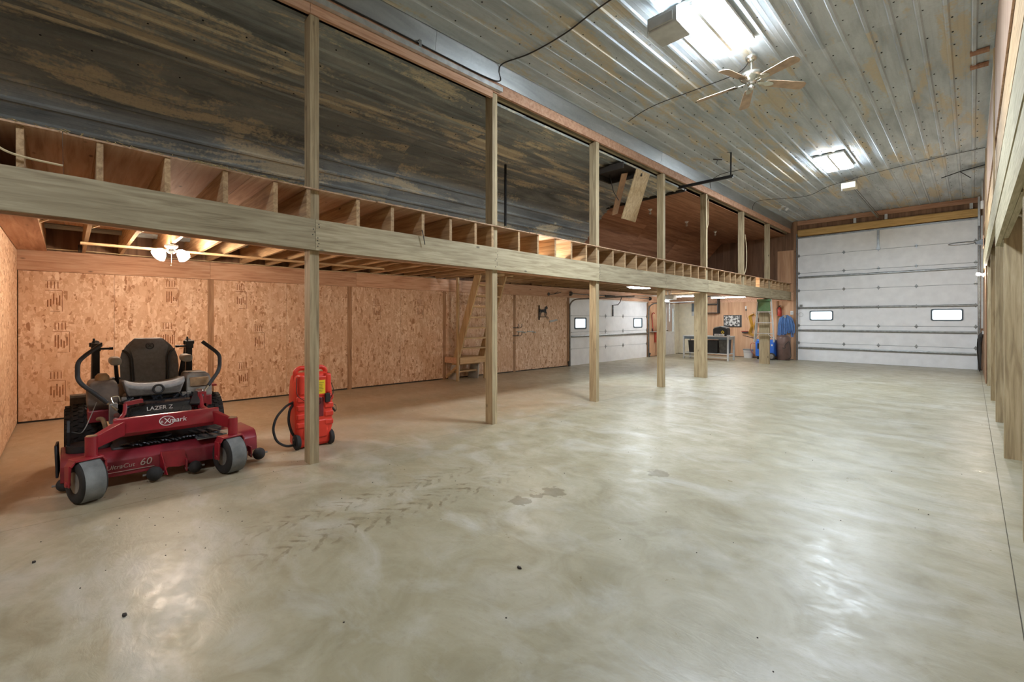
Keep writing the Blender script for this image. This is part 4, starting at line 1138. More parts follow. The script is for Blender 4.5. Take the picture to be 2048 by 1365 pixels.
# fuel tanks and consoles at both sides
def pod(y0, y1, top, m):
    return B().loft([[(-6.02, y0 + a, z0), (-5.60 - c_, y0 + a, z0), (-5.60 - c_, y1 - a, z0), (-6.02, y1 - a, z0)] for z0, a, c_ in ((.60, .02, .04), (.66, 0, 0), (.80, 0, .02), (top - .02, .012, .06), (top, .03, .09))]).build('side_tank', m, mw, bevel=.015, seg=3)
pr = pod(.13, .35, .865, 'pod_dark'); pl_ = pod(.87, 1.09, .885, 'pod_grey')
B().box(-5.80, -5.69, .91, 1.05, .850, .8895).build('console_pocket', 'black_plastic', pl_)
B().hexa([(-5.66, .90, .76), (-5.60, .90, .76), (-5.60, 1.06, .76), (-5.66, 1.06, .76), (-5.70, .90, .855), (-5.617, .90, .84), (-5.617, 1.06, .84), (-5.70, 1.06, .855)]).build('cup_holder', 'dirt_tan', pl_)
B().box(-5.92, -5.60, .885, 1.085, .55, .66).build('side_panel', 'red_paint', mw, bevel=.01)
B().box(-5.92, -5.60, .135, .34, .50, .61).build('side_panel', 'red_deck', mw, bevel=.01)
B().loft([[(-5.83 + .07*math.cos(2*PI*i/14)*s_, .24 + .055*math.sin(2*PI*i/14)*s_, z) for i in range(14)] for z, s_ in ((.86, 1), (.90, .95), (.925, .6))]).build('fuel_cap', 'dirt_tan', mw, smooth=True)
b = B().loft([[(-6.35, y, .56), (-6.30, y, .66), (-6.08, y, .72), (-5.95, y, .72), (-5.95, y, .70), (-6.08, y, .70), (-6.28, y, .64), (-6.33, y, .56)] for y in (.02, .14)]); b.build('fender', 'pod_grey', mw)
b = B().loft([[(-6.35, y, .56), (-6.30, y, .66), (-6.08, y, .72), (-5.95, y, .72), (-5.95, y, .70), (-6.08, y, .70), (-6.28, y, .64), (-6.33, y, .56)] for y in (1.10, 1.2)]); b.build('fender', 'red_paint', mw)
# seat: suspension, cushion, tall back with wings, armrests
B().box(-6.05, -5.66, .40, .83, .62, .70).build('seat_suspension', 'black_plastic', mw, bevel=.03, seg=3)
b = B(); rr = []
for i in range(9):
    x = -6.06 + .48 * i / 8; t_ = i / 8
    ring_ = []
    for k in range(13):
        a = -1 + 2 * k / 12; y = CY + a * (.235 + .012*math.sin(t_*3))
        bol = .045 * abs(a)**3
        ring_.append((x + .03*(1 - a*a)*t_, y, .80 + bol + .035*t_*t_ - (.05 if i == 8 else 0)))
    for k in range(13):
        a = 1 - 2 * k / 12; y = CY + a * .20
        ring_.append((x + .02*(1 - a*a)*t_ - (.04 if i == 8 else 0), y, .70))
    rr.append(ring_)
se = b.loft(rr).build('seat_cushion', 'seat_light', mw, smooth=True, bevel=.02, seg=3)
B().ring((-5.552, CY + .015, .768), .040, .009, 'x', 24, 8).build('seat_emblem', 'black_plastic', se)
B().lathe([(.030, -.012), (.030, .004), (.015, .008)], (-5.556, CY + .015, .768), (1,0,0), 16).build('seat_emblem_disc', 'seat_light', se)
def back_ring(z, w, dp, x0, bow):
    out = []
    for k in range(11):
        a = -1 + .2 * k; out.append((x0 + dp - bow*(1 - a*a) + .0, CY + a*w, z))
    for k in range(11):
        a = 1 - .2 * k; out.append((x0 - .01*(1 - a*a), CY + a*w*.95, z))
    return out
prof = [(.76, .215, .10, -6.10, .02), (.84, .236, .12, -6.115, .035), (.95, .240, .125, -6.14, .045), (1.04, .238, .115, -6.165, .045), (1.10, .225, .10, -6.185, .03), (1.17, .185, .085, -6.205, .015), (1.225, .135, .07, -6.22, .008), (1.245, .115, .045, -6.222, .004)]
sk = B().loft([back_ring(*p) for p in prof]).build('seat_back', 'seat_grey', mw, smooth=True)
b = B(); rr = []
for z, w, x_ in ((.80, .135, -6.010), (.92, .140, -6.040), (1.03, .142, -6.072), (1.10, .155, -6.095), (1.16, .165, -6.115), (1.22, .125, -6.150), (1.24, .112, -6.168)):
    rr.append([(x_ , CY - w, z), (x_ + .013, CY - w + .012, z), (x_ + .013, CY + w - .012, z), (x_, CY + w, z), (x_ - .02, CY + w, z), (x_ - .02, CY - w, z)])
sp = b.loft(rr).build('back_panel', 'seat_grey', sk, smooth=True)
for sg in (-1, 1):
    B().tube(fillet([(-5.995, CY + sg*.145, .80), (-6.026, CY + sg*.150, .93), (-6.056, CY + sg*.152, 1.04), (-6.082, CY + sg*.175, 1.10), (-6.10, CY + sg*.215, 1.125)], .03), .011, 8).build('piping', 'black_plastic', sk, smooth=True)
    ya = CY + sg*.285
    B().box(-6.0, -5.76, ya - .045, ya + .045, 1.0, 1.075).build('armrest', 'armrest_tan', mw, bevel=.03, seg=4)
    B().bar((-6.06, ya - sg*.03, .80), (-5.97, ya - sg*.01, 1.01), .025, .04).build('armrest_strut', 'black_steel', mw)
B().ring((-6.093, CY + .005, 1.165), .032, .005, 'x', 22, 6).build('back_emblem', 'black_plastic', sk)
text_part('X', .05, (-6.094, CY - .012, 1.148), (0,1,0), (-.25,0,.97), 'black_plastic', sk, 'back_emblem_letter', .003)
# steering levers
for pts, r_ in (([(-5.45, .262, .69), (-5.52, .09, .872), (-5.55, .067, .92), (-5.57, .067, 1.06), (-5.62, .12, 1.12), (-5.70, .225, 1.205)], 0), ([(-5.47, 1.03, .77), (-5.52, 1.12, .89), (-5.545, 1.145, .95), (-5.56, 1.148, 1.06), (-5.58, 1.12, 1.105), (-5.60, 1.0, 1.215)], 0)):
    P = fillet(pts, .05, 4)
    lv = B().tube(P, .018, 10).build('steering_lever', 'black_plastic', mw, smooth=True)
    B().tube([pts[0], Vector(pts[0]) + (Vector(pts[0]) - Vector(pts[1])).normalized()*.10], .011, 8).build('lever_rod', 'chrome', lv, smooth=True)
for y, sg in ((.30, 1), (.97, -1)):
    B().box(-5.52, -5.43, y - .03, y + .03, .50, .68).build('lever_bracket', 'steel', mw, bevel=.005)
    B().tube(fillet([(-5.46, y, .68), (-5.48, y - sg*.02, .735), (-5.50, y + sg*.04, .74), (-5.50, y + sg*.05, .69)], .02), .006, 8).build('lever_link', 'chrome', mw, smooth=True)
    B().cyl((-5.43, y + .02, .58), (-5.40, y + .02, .58), .022, 12).build('pivot_bolt', 'chrome', mw)
    B().tube([(-5.45, y, .60), (-5.43, y + sg*.03, .50), (-5.40, y + sg*.06, .42)], .013, 8).build('damper', 'light_grey', mw, smooth=True)
cable_pts = [(-5.50, .19, .70), (-5.50, .165, .62), (-5.45, .12, .50), (-5.42, .09, .45), (-5.50, .03, .46)]
B().tube(fillet(cable_pts, .05), .004, 6).build('control_cable', 'steel', mw, smooth=True)
B().tube(fillet([(-5.55, .20, .54), (-5.50, .23, .55), (-5.47, .25, .47), (-5.45, .25, .38)], .04), .018, 8).build('brake_lever', 'dirt_tan', mw, smooth=True)
# folded roll-bar uprights with hinge knuckles and pins
for y, sg in ((CY - .41, 1), (CY + .37, -1)):
    B().box(-6.29, -6.23, y - .03, y + .03, .70, 1.16).build('roll_bar_upright', 'black_steel', mw, bevel=.008)
    b = B().box(-6.31, -6.20, y - .036, y + .036, 1.12, 1.20); b.cyl((-6.26, y - .05, 1.185), (-6.26, y + .05, 1.185), .022, 12); b.cyl((-6.25, y - .015, 1.19), (-6.25, y - .015, 1.25), .010, 8)
    b.build('roll_bar_knuckle', 'black_steel', mw, bevel=.004)
    b = B().cyl((-6.21, y + sg*.03, 1.145), (-6.21, y + sg*.13, 1.145), .011, 8); b.cyl((-6.21, y + sg*.10, 1.145), (-6.21, y + sg*.13, 1.145), .014, 8); b.build('hinge_pin', 'black_steel', mw)
    B().tube([(-6.30, y, 1.21), (-6.60, y, .80)], .03, 10).build('roll_bar_fold', 'black_steel', mw, smooth=True)
B().tube([(-6.60, CY - .41, .80), (-6.62, CY - .38, .78), (-6.62, CY + .34, .78), (-6.60, CY + .37, .80)], .03, 10).build('roll_bar_hoop', 'black_steel', mw, smooth=True)
# clutter of brackets, springs and loom under the seat
b = B(); random.seed(11)
for k in range(14):
    y = .36 + .52 * random.random(); b.tube([(-5.62, y, .68 + random.uniform(-.02, .03)), (-5.56, y + random.uniform(-.05, .05), .70), (-5.52, y + random.uniform(-.06, .06), .67)], .008, 6)
b.build('wiring_loom', 'black_gloss', mw, smooth=True)
for y in (.38, .84, .88): B().box(-5.60, -5.54, y - .018, y + .018, .66, .715).build('linkage_block', 'steel', mw, bevel=.005)

# ================================================================== RED FUEL CADDY
fc = thing('fuel_caddy', 'bright red wheeled fuel caddy with yellow label behind the front post', 'fuel caddy', (-5.33, 2.0, 0))
def cad_ring(z, w, d0, d1, r=.05):
    out = []
    for cx, cy, a0 in ((d1 - r, w - r, 0), (d0 + r, w - r, 90), (d0 + r, -w + r, 180), (d1 - r, -w + r, 270)):
        for k in range(5):
            t = R(a0 + 22.5*k); out.append((-5.33 + cx + r*math.cos(t), 2.0 + cy + r*math.sin(t), z))
    return out
w = .205
body = [(.015, w - .03, -.12, .10, .04), (.05, w - .01, -.14, .13, .05), (.18, w - .01, -.14, .135, .05), (.22, w, -.15, .14, .05), (.52, w, -.15, .14, .05), (.62, w - .003, -.15, .135, .05), (.74, w - .01, -.145, .125, .05), (.80, w - .02, -.13, .10, .05), (.835, w - .05, -.10, .06, .05)]
cb = B().loft([cad_ring(*q) for q in body]).build('tank_body', 'red_plastic', fc, smooth=True, bevel=.006)
for sg in (-1, 1):
    for k in range(4):
        z = .24 + .095*k
        B().box(-5.33 + .10, -5.33 + .152, 2.0 + sg*.15 - .05, 2.0 + sg*.15 + .05, z, z + .06).build('moulded_rib', 'red_plastic', cb, bevel=.012, seg=3)
    B().loft([[(-5.33 + x_, 2.0 + sg*(.145 + dy), z) for x_, dy in ((.06, -.04), (.15, -.03), (.15, .03), (.06, .045))] for z in (.60, .66, .77, .825)]).build('shoulder', 'red_plastic', cb, bevel=.02, seg=3)
B().box(-5.33 + .125, -5.33 + .146, 1.93, 2.09, .34, .56).build('recess_panel', 'red_deck', cb, bevel=.01)
B().box(-5.33 + .10, -5.33 + .146, 1.86, 2.14, .10, .31).build('lower_panel', 'red_plastic', cb, bevel=.02, seg=3)
P = fillet([(-5.34, 2.0 - .172, .70), (-5.34, 2.0 - .168, .86), (-5.34, 2.0 - .13, .89), (-5.34, 2.0 + .13, .89), (-5.34, 2.0 + .168, .86), (-5.34, 2.0 + .172, .70)], .06, 5)
B().tube(P, .026, 12).build('handle', 'red_plastic', fc, smooth=True)
B().box(-5.26, -5.186, 1.92, 2.12, .575, .80).build('upper_panel', 'red_plastic', fc, bevel=.012)
lb = B().box(-5.187, -5.184, 1.955, 2.105, .60, .755).build('warning_label', 'yellow', fc)
b = B()
for k in range(7): 
    z = .62 + k*.017; x_ = -5.184
    b.box(x_ - .001, x_ + .0012, 2.03, 2.03 + .04 + .02*random.random(), z, z + .004)
b.lathe([(.03, 0), (.03, .0015)], (-5.1842, 1.985, .68), (1, 0, 0), 18)
b.build('label_print', 'black_plastic', lb)
B().box(-5.205, -5.155, 2.10, 2.155, .50, .60).build('pump_switch_box', 'black_plastic', fc, bevel=.005)
B().tube(fillet([(-5.19, 2.13, .60), (-5.19, 2.12, .70), (-5.22, 2.15, .80), (-5.27, 2.17, .83)], .04), .004, 6).build('power_lead', 'wire_black', fc, smooth=True)
B().tube(fillet([(-5.17, 2.15, .53), (-5.17, 2.19, .58), (-5.19, 2.20, .66), (-5.24, 2.19, .72)], .04), .004, 6).build('power_lead', 'wire_black', fc, smooth=True)
B().tube(fillet([(-5.20, 1.80, .80), (-5.185, 1.79, .66), (-5.18, 1.80, .60), (-5.18, 1.90, .52), (-5.17, 2.0, .47), (-5.17, 2.06, .50), (-5.17, 2.04, .56)], .05), .004, 6).build('power_lead', 'wire_black', fc, smooth=True)
for sg in (-1, 1):
    c = (-5.24, 2.0 + sg*.185, .085)
    wh = B().lathe([(.03, -.022), (.07, -.026), (.083, -.018), (.085, 0), (.083, .018), (.07, .026), (.03, .022)], c, (0,1,0), 26).build('wheel', 'rubber', fc, smooth=True)
    B().lathe([(.04, -.03), (.02, -.034), (.02, .034), (.04, .03)], c, (0,1,0), 16).build('hub', 'black_steel', wh)
B().cyl((-5.24, 1.80, .085), (-5.24, 2.20, .085), .008, 8).build('axle', 'black_steel', fc)
hose = [(-5.30, 1.795, .52), (-5.27, 1.72, .50), (-5.23, 1.60, .40), (-5.22, 1.56, .27), (-5.22, 1.60, .13), (-5.23, 1.70, .06), (-5.26, 1.80, .05)]
B().tube(fillet(hose, .12, 5), .013, 8).build('delivery_hose', 'rubber', fc, smooth=True)
B().tube(fillet([(-5.30, 1.795, .50), (-5.28, 1.75, .44), (-5.27, 1.735, .32), (-5.28, 1.77, .20), (-5.30, 1.80, .15)], .1, 5), .014, 8).build('delivery_hose', 'rubber', fc, smooth=True)
b = B().tube(fillet([(-5.30, 2.205, .44), (-5.28, 2.235, .40), (-5.27, 2.26, .36)], .02), .012, 8); b.tube(fillet([(-5.30, 2.21, .45), (-5.28, 2.27, .44), (-5.27, 2.27, .37)], .03), .004, 6); b.build('nozzle', 'black_plastic', fc, smooth=True)

# ================================================================== LOFT STAIRS
st = thing('loft_stairs', 'steep wooden loft stairs rising from a low landing against the left wall', 'stairs', (-8.4, 6.9, 0))
xw = wx(7.0) + .02
z_l = .55
def stringer(y):
    b = B(); a, c = Vector((-8.52, y, z_l)), Vector((-7.68, y, 2.60)); w = .115
    b.prism([(a.x - w, a.z), (a.x + w*.9, a.z), (c.x + w*.9, c.z), (c.x - w, c.z)], 'y', y - .019, y + .019); return b.build('stringer', 'pale_z', st)
stringer(6.56); stringer(7.33)
for k in range(8):
    t_ = (k + .8) / 8.4; x_ = -8.52 + .84*t_; z = z_l + 2.05*t_
    if z < 2.55: B().box(x_ - .11, x_ + .10, 6.58, 7.31, z, z + .036).build('tread', 'pale_y', st)
B().box(xw, -8.44, 6.54, 7.36, z_l - .03, z_l).build('landing', 'pale_y', st)
B().box(xw, -8.47, 6.50, 6.538, z_l - .14, z_l - .0).build('apron', 'fir_y', st)
B().box(-8.435, -8.398, 6.56, 7.36, z_l - .15, z_l).build('apron', 'pale_y', st)
B().box(-8.46, -8.40, 6.49, 6.535, 0, 2.425).build('newel', 'pale_z', st)
B().box(-8.45, -8.40, 7.32, 7.36, 0, z_l - .151).build('leg', 'pale_z', st)
B().box(xw + .01, xw + .05, 7.30, 7.34, 0, z_l - .031).build('leg', 'pale_z', st)
B().bar((xw + .03, 6.52, .06), (-8.47, 6.52, .33), .03, .07, (0,1,0)).build('brace', 'pale_x', st)
for k, (z, x0) in enumerate(((.18, -8.72), (.36, -8.66))):
    B().box(x0 - .12, x0 + .14, 6.60, 7.28, z, z + .036).build('lower_tread', 'pale_y', st)
b = B(); b.prism([(-8.95, 0), (-8.55, 0), (-8.52, .36), (-8.78, .42)], 'y', 6.62, 6.65); b.build('lower_stringer', 'light_grey', st)
b = B(); b.prism([(-8.95, 0), (-8.55, 0), (-8.52, .36), (-8.78, .42)], 'y', 7.22, 7.25); b.build('lower_stringer', 'light_grey', st)

# ================================================================== LEFT WALL FITTINGS
def wp(y, d=0): return wx(y) + d
# black metal horse sign with scroll
y0 = 9.78; zb_ = 1.56
hs = thing('horse_ornament', 'black metal trotting horse ornament on the plywood wall', 'ornament', (wp(9.9), 9.9, 1.5))
body = [(-.13,.12),(-.15,.17),(-.17,.14),(-.165,.06),(-.15,.10),(-.14,.06),(-.15,-.02),(-.13,-.07),(-.115,-.07),(-.125,-.01),(-.10,.05),(-.05,.06),(.03,.06),(.06,.03),(.05,-.02),(.075,-.07),(.09,-.07),(.075,-.01),(.09,.04),(.13,.02),(.12,-.03),(.135,-.035),(.15,.03),(.11,.09),(.115,.14),(.14,.17),(.175,.165),(.18,.19),(.14,.235),(.125,.26),(.115,.24),(.08,.21),(.05,.15),(-.02,.135),(-.08,.14)]
b = B().prism([(9.95 + p[0], 1.60 + p[1]*1.0) for p in body], 'x', wp(9.95) + .03, wp(9.95) + .036); b.build('horse', 'black_steel', hs)
b = B().box(wp(9.95) + .028, wp(9.95) + .038, 9.76, 10.12, 1.515, 1.53); b.box(wp(9.95) + .0, wp(9.95) + .04, 9.76, 9.775, 1.44, 1.86); b.ring((wp(9.95) + .033, 10.13, 1.49), .03, .006, 'x', 20, 6); b.build('bracket', 'black_steel', hs)
def hook(y, z, lab):
    t = thing('coat_hook', lab, 'hook', (wp(y), y, z), 'dark wall hooks on the plywood wall')
    x_ = wp(y)
    B().box(x_ + .0, x_ + .01, y - .1, y + .12, z - .015, z + .01).build('backplate', 'dark_steel', t)
    b = B()
    for s_ in (-.06, .08): b.tube(fillet([(x_ + .01, y + s_, z), (x_ + .09, y + s_ + .02, z - .01), (x_ + .12, y + s_ + .05, z + .03), (x_ + .12, y + s_ + .05, z + .11)], .03), .008, 6)
    b.build('prongs', 'dark_steel', t, smooth=True)
hook(8.86, 1.22, 'dark double hook higher on the wall post left of the horse ornament')
hook(8.86, 1.0, 'dark double hook lower on the wall post left of the horse ornament')
for y, lab in ((9.02, 'white bracket bar on the wall nearer the dark hooks'), (9.42, 'white bracket bar on the wall below the horse ornament')):
    t = thing('wall_bracket', lab, 'bracket', (wp(y), y, 1.1), 'white bracket bars')
    B().box(wp(y), wp(y) + .03, y - .12, y + .14, 1.09, 1.12).build('bar', 'light_grey', t, bevel=.004)
    B().box(wp(y), wp(y) + .12, y + .09, y + .13, 1.07, 1.10).build('lip', 'light_grey', t, bevel=.004)
t = thing('wall_shelf_bracket', 'small white slanted bracket on the wall right of the horse ornament', 'bracket', (wp(10.4), 10.4, 1.4))
b = B().hexa([(wp(10.4), 10.22, 1.36), (wp(10.4) + .05, 10.22, 1.36), (wp(10.4) + .05, 10.56, 1.42), (wp(10.4), 10.56, 1.42), (wp(10.4), 10.22, 1.42), (wp(10.4) + .02, 10.22, 1.42), (wp(10.4) + .02, 10.56, 1.46), (wp(10.4), 10.56, 1.46)]); b.build('plate', 'light_grey', t)
t = thing('antler_hook', 'small dark forked hook on the ledger above the plywood doors', 'hook', (wp(10.3) + .05, 10.3, 2.2))
b = B(); x_ = wp(10.3) + .045
b.tube([(x_, 10.15, 2.20), (x_ + .05, 10.2, 2.19), (x_ + .08, 10.4, 2.22), (x_ + .1, 10.6, 2.27)], .010, 6); b.tube([(x_ + .06, 10.3, 2.2), (x_ + .1, 10.45, 2.28)], .008, 6); b.lathe([(.05, 0), (.05, .012)], (x_ - .003, 10.14, 2.2), (1,0,0), 12); b.build('fork', 'dark_steel', t, smooth=True)
# tool rack between overhead door and entry door
t = thing('tool_shelf', 'small shelf with a red pry bar on the wall beside the side door', 'shelf', (-8.7, 16.6, 1.0))
B().box(-8.778, -8.62, 16.15, 16.9, .96, .985).build('board', 'light_grey', t)
B().box(-8.778, -8.73, 16.5, 16.58, .55, .958).build('brace', 'red_ext', t)
for y, lab in ((16.68, 'small dark jar on the wall shelf nearer the pry bar'), (16.80, 'small dark jar on the wall shelf farther from the pry bar')):
    t = thing('jar', lab, 'jar', (-8.70, y, .986), 'jars on the small wall shelf')
    B().lathe([(.028, 0), (.03, .01), (.03, .05), (.022, .06)], (-8.70, y, .986), (0,0,1), 14).build('body', 'dark_steel', t, smooth=True)
    B().lathe([(.025, .06), (.025, .075), (.005, .076)], (-8.70, y, .986), (0,0,1), 14).build('lid', 'steel', t)
t = thing('pry_bar', 'red-handled curved pry bar standing on the small shelf', 'pry bar', (-8.72, 16.25, .99))
B().tube(fillet([(-8.70, 16.27, .99), (-8.71, 16.25, 1.2), (-8.74, 16.24, 1.62), (-8.72, 16.30, 1.72), (-8.70, 16.38, 1.69)], .05), .018, 8).build('bar', 'red_ext', t, smooth=True)
B().cyl((-8.72, 16.27, .988), (-8.728, 16.26, 1.10), .03, 10).build('socket', 'black_steel', t)

# ================================================================== WORKSHOP CORNER
# metal workbench with lower shelf
wb = thing('workbench', 'grey metal workbench with lower shelf in the workshop corner', 'workbench', (-6.7, 16.7, 0))
x0, x1, ya, yb, ht = -7.55, -5.92, 16.35, 16.95, .86
B().box(x0, x1, ya, yb, ht - .03, ht).build('top', 'light_grey', wb, bevel=.006)
B().box(x0 + .02, x1 - .02, ya + .005, ya + .02, ht - .12, ht - .031).build('apron', 'slate', wb)
B().box(x1 - .03, x1 - .015, ya + .03, yb - .03, ht - .12, ht - .031).build('apron', 'light_grey', wb)
B().box(x0 + .03, x1 - .03, ya + .02, yb - .02, .22, .245).build('lower_shelf', 'light_grey', wb, bevel=.004)
for x_ in (x0 + .002, x1 - .052):
    for y in (ya + .002, yb - .052): B().box(x_, x_ + .05, y, y + .05, 0, ht - .031).build('leg', 'light_grey', wb)
B().bar((x0 + .05, ya + .03, .10), (x1 - .05, ya + .03, .10), .03, .03).build('stretcher', 'light_grey', wb)
# black bin, boots, dark totes
t = thing('trash_can', 'black tapered bin on the lower bench shelf', 'bin', (-7.28, 16.6, .246))
B().lathe([(.13, 0), (.165, .40), (.175, .40), (.175, .43), (.158, .43), (.125, .015)], (-7.28, 16.6, .246), (0,0,1), 24).build('bin_body', 'black_plastic', t, smooth=True)
for k, (x_, lab) in enumerate(((-6.99, 'black rubber boot next to the bin on the bench shelf'), (-6.85, 'black rubber boot farther from the bin on the bench shelf'))):
    t = thing('rubber_boot', lab, 'boot', (x_, 16.58, .246), 'pair of rubber boots')
    B().loft([[(x_ + .055*math.cos(2*PI*i/14), 16.62 + .06*math.sin(2*PI*i/14), z) for i in range(14)] for z in (.30, .45, .62, .70)]).build('shaft', 'black_plastic', t, smooth=True)
    B().loft([[(x_ + .05*math.cos(2*PI*i/14)*s_, 16.575 + .13*math.sin(2*PI*i/14)*s_, z) for i in range(14)] for z, s_ in ((.247, 1), (.28, 1.0), (.33, .75), (.36, .5))]).build('foot', 'black_plastic', t, smooth=True)
for (a, c, h, lab, m) in ((-6.74, -6.32, .48, 'dark grey open tote on the lower bench shelf', 'black_plastic'), (-6.30, -5.99, .56, 'dark tote at the right end of the lower bench shelf', 'dark_steel')):
    t = thing('tote', lab, 'tote', ((a + c)/2, 16.65, .246), 'totes on the bench shelf')
    b = B().loft([[(a + e, 16.45 + e, z), (c - e, 16.45 + e, z), (c - e, 16.85 - e, z), (a + e, 16.85 - e, z)] for z, e in ((.247, .03), (.247 + h*.9, .004), (.247 + h*.9, -.006), (.247 + h*.95, -.006), (.247 + h*.95, .012), (.27, .04))]); b.build('tub', m, t)
# welding helmet style case on top of the bench
t = thing('battery_charger', 'dark domed machine with a yellow diamond badge on the workbench', 'machine', (-6.28, 16.66, ht))
b = B(); prof = [(-6.52, ht + .001), (-6.52, ht + .24), (-6.48, ht + .30), (-6.38, ht + .335), (-6.26, ht + .345), (-6.14, ht + .335), (-6.05, ht + .30), (-6.02, ht + .24), (-6.02, ht + .001)]
tb = b.prism(prof, 'y', 16.52, 16.80).build('casing', 'black_plastic', t, bevel=.02, seg=3)
b = B().prism([(-6.50, ht + .26), (-6.46, ht + .31), (-6.26, ht + .355), (-6.06, ht + .31), (-6.03, ht + .26), (-6.26, ht + .33)], 'y', 16.515, 16.80); b.build('visor', 'grey_plastic', tb)
b = B().prism([(-6.18, ht + .20), (-6.12, ht + .14), (-6.18, ht + .08), (-6.24, ht + .14)], 'y', 16.510, 16.5195); b.build('badge', 'yellow', tb)
b = B().prism([(-6.18, ht + .17), (-6.15, ht + .14), (-6.18, ht + .11), (-6.21, ht + .14)], 'y', 16.507, 16.5105); b.build('badge_centre', 'black_plastic', tb)
B().box(-6.46, -6.12, 16.502, 16.519, ht + .005, ht + .075).build('name_plate', 'white_paint', tb)
b = B(); random.seed(5)
for k in range(12): b.box(-6.42 + k*.022, -6.42 + k*.022 + .012, 16.4995, 16.5025, ht + .025, ht + .05 + random.uniform(-.01, .008))
b.build('plate_print', 'black_plastic', tb)
B().box(-6.02, -5.94, 16.46, 16.56, ht + .001, ht + .05).build('socket_box', 'light_grey', t, bevel=.006)
# engine-picture board on the wall behind
t = thing('picture_board', 'black and white machine-part picture panel on the wall above the bench', 'picture', (-6.6, Y_FAR - .04, 1.14))
B().box(-6.93, -6.26, Y_FAR - .03, Y_FAR - .001, 1.16, 1.62).build('panel', 'black_plastic', t)
B().box(-6.91, -6.32, Y_FAR - .034, Y_FAR - .0305, 1.19, 1.60).build('picture', 'engine_print', t)
# dark wall cabinets
t = thing('wall_cabinet', 'dark open wall cabinet high on the far wall behind the thick post', 'cabinet', (-7.3, Y_FAR - .2, 1.75))
for q in ((-7.62, -7.59, 0), (-7.09, -7.06, 0)): B().box(q[0], q[1], Y_FAR - .26, Y_FAR - .042, 1.70, 2.40).build('side', 'black_plastic', t)
for z in (1.70, 2.05, 2.37): B().box(-7.588, -7.092, Y_FAR - .255, Y_FAR - .042, z, z + .03).build('shelf', 'black_plastic', t)
t = thing('notice_board', 'slate grey board with brown edge on the wall left of the thick post', 'board', (-8.0, Y_FAR - .03, 1.7))
B().box(-8.22, -7.86, Y_FAR - .035, Y_FAR - .015, 1.78, 2.125).build('board', 'slate', t)
B().box(-7.858, -7.78, Y_FAR - .05, Y_FAR - .001, 1.62, 2.125).build('edge', 'fir_z', t)
B().box(-8.22, -7.86, Y_FAR - .03, Y_FAR - .001, 1.60, 1.775).build('lower_strip', 'light_grey', t)
tag(B().box(-8.30, -8.26, 16.75, 16.80, 1.35, 2.42).build('conduit_drop', 'light_grey', bevel=.008), 'pale conduit drop hanging beside the slate board', 'conduit')
# yellow extension cord in a hank
t = thing('extension_cord', 'yellow extension cord hanging in a long hank on the far wall', 'cord', (-5.82, Y_FAR - .08, 1.66))
random.seed(9)
for k in range(7):
    w_ = .09 + .014*k; zl = .80 + .03*(k % 3); y = Y_FAR - .03 - .012*k
    P = fillet([(-5.82, y, 1.66), (-5.82 - w_, y, 1.58), (-5.82 - w_*.7 + .05, y, 1.2), (-5.82 - w_*.9 - .02, y, zl + .1), (-5.80, y, zl), (-5.82 + w_*.5, y, zl + .12), (-5.82 + w_*.4 - .06, y, 1.15), (-5.82 + w_*1.1, y, 1.5), (-5.82, y, 1.665)], .08, 4)
    B().tube(P, .010, 6).build('loop', 'yellow_cord', t, smooth=True)
B().tube([(-5.82, Y_FAR, 1.70), (-5.82, Y_FAR - .10, 1.70), (-5.82, Y_FAR - .12, 1.73)], .006, 6).build('hook', 'steel', t)
t = thing('hand_brush', 'dark brush lying on a bracket under the picture panel', 'brush', (-6.1, Y_FAR - .06, 1.0))
B().box(-6.22, -5.98, Y_FAR - .09, Y_FAR - .03, .93, .98).build('bristles', 'shade_dark', t)
B().box(-6.26, -6.02, Y_FAR - .085, Y_FAR - .035, .981, 1.01).build('back', 'red_ext', t, bevel=.006)
t = thing('wall_thermostat', 'small white pull switch with cord on the far wall', 'switch', (-6.1, Y_FAR - .02, 1.8))
B().box(-6.13, -6.08, Y_FAR - .03, Y_FAR - .001, 1.86, 1.96).build('box', 'white_paint', t, bevel=.004)
B().box(-6.115, -6.075, Y_FAR - .04, Y_FAR - .001, 1.79, 1.845).build('plug', 'black_plastic', t)
B().tube([(-6.095, Y_FAR - .02, 1.79), (-6.09, Y_FAR - .02, 1.6), (-6.02, Y_FAR - .02, 1.42)], .005, 5).build('cord', 'wire_black', t)
# white bucket
t = thing('bucket', 'white plastic bucket with grey lid on the floor by the bench', 'bucket', (-5.93, 18.35, 0))
B().lathe([(.14, 0), (.165, .27), (.172, .27), (.172, .30), (.16, .30)], (-5.93, 18.35, 0), (0,0,1), 24).build('pail', 'white_paint', t, smooth=True)
B().lathe([(.178, .295), (.178, .325), (.165, .335), (.02, .335)], (-5.93, 18.35, 0), (0,0,1), 24).build('lid', 'grey_plastic', t, smooth=True)
B().ring((-5.93, 18.35, .22), .176, .004, 'z', 24, 5, PI*1.1, PI*1.9).build('bail', 'steel', t)
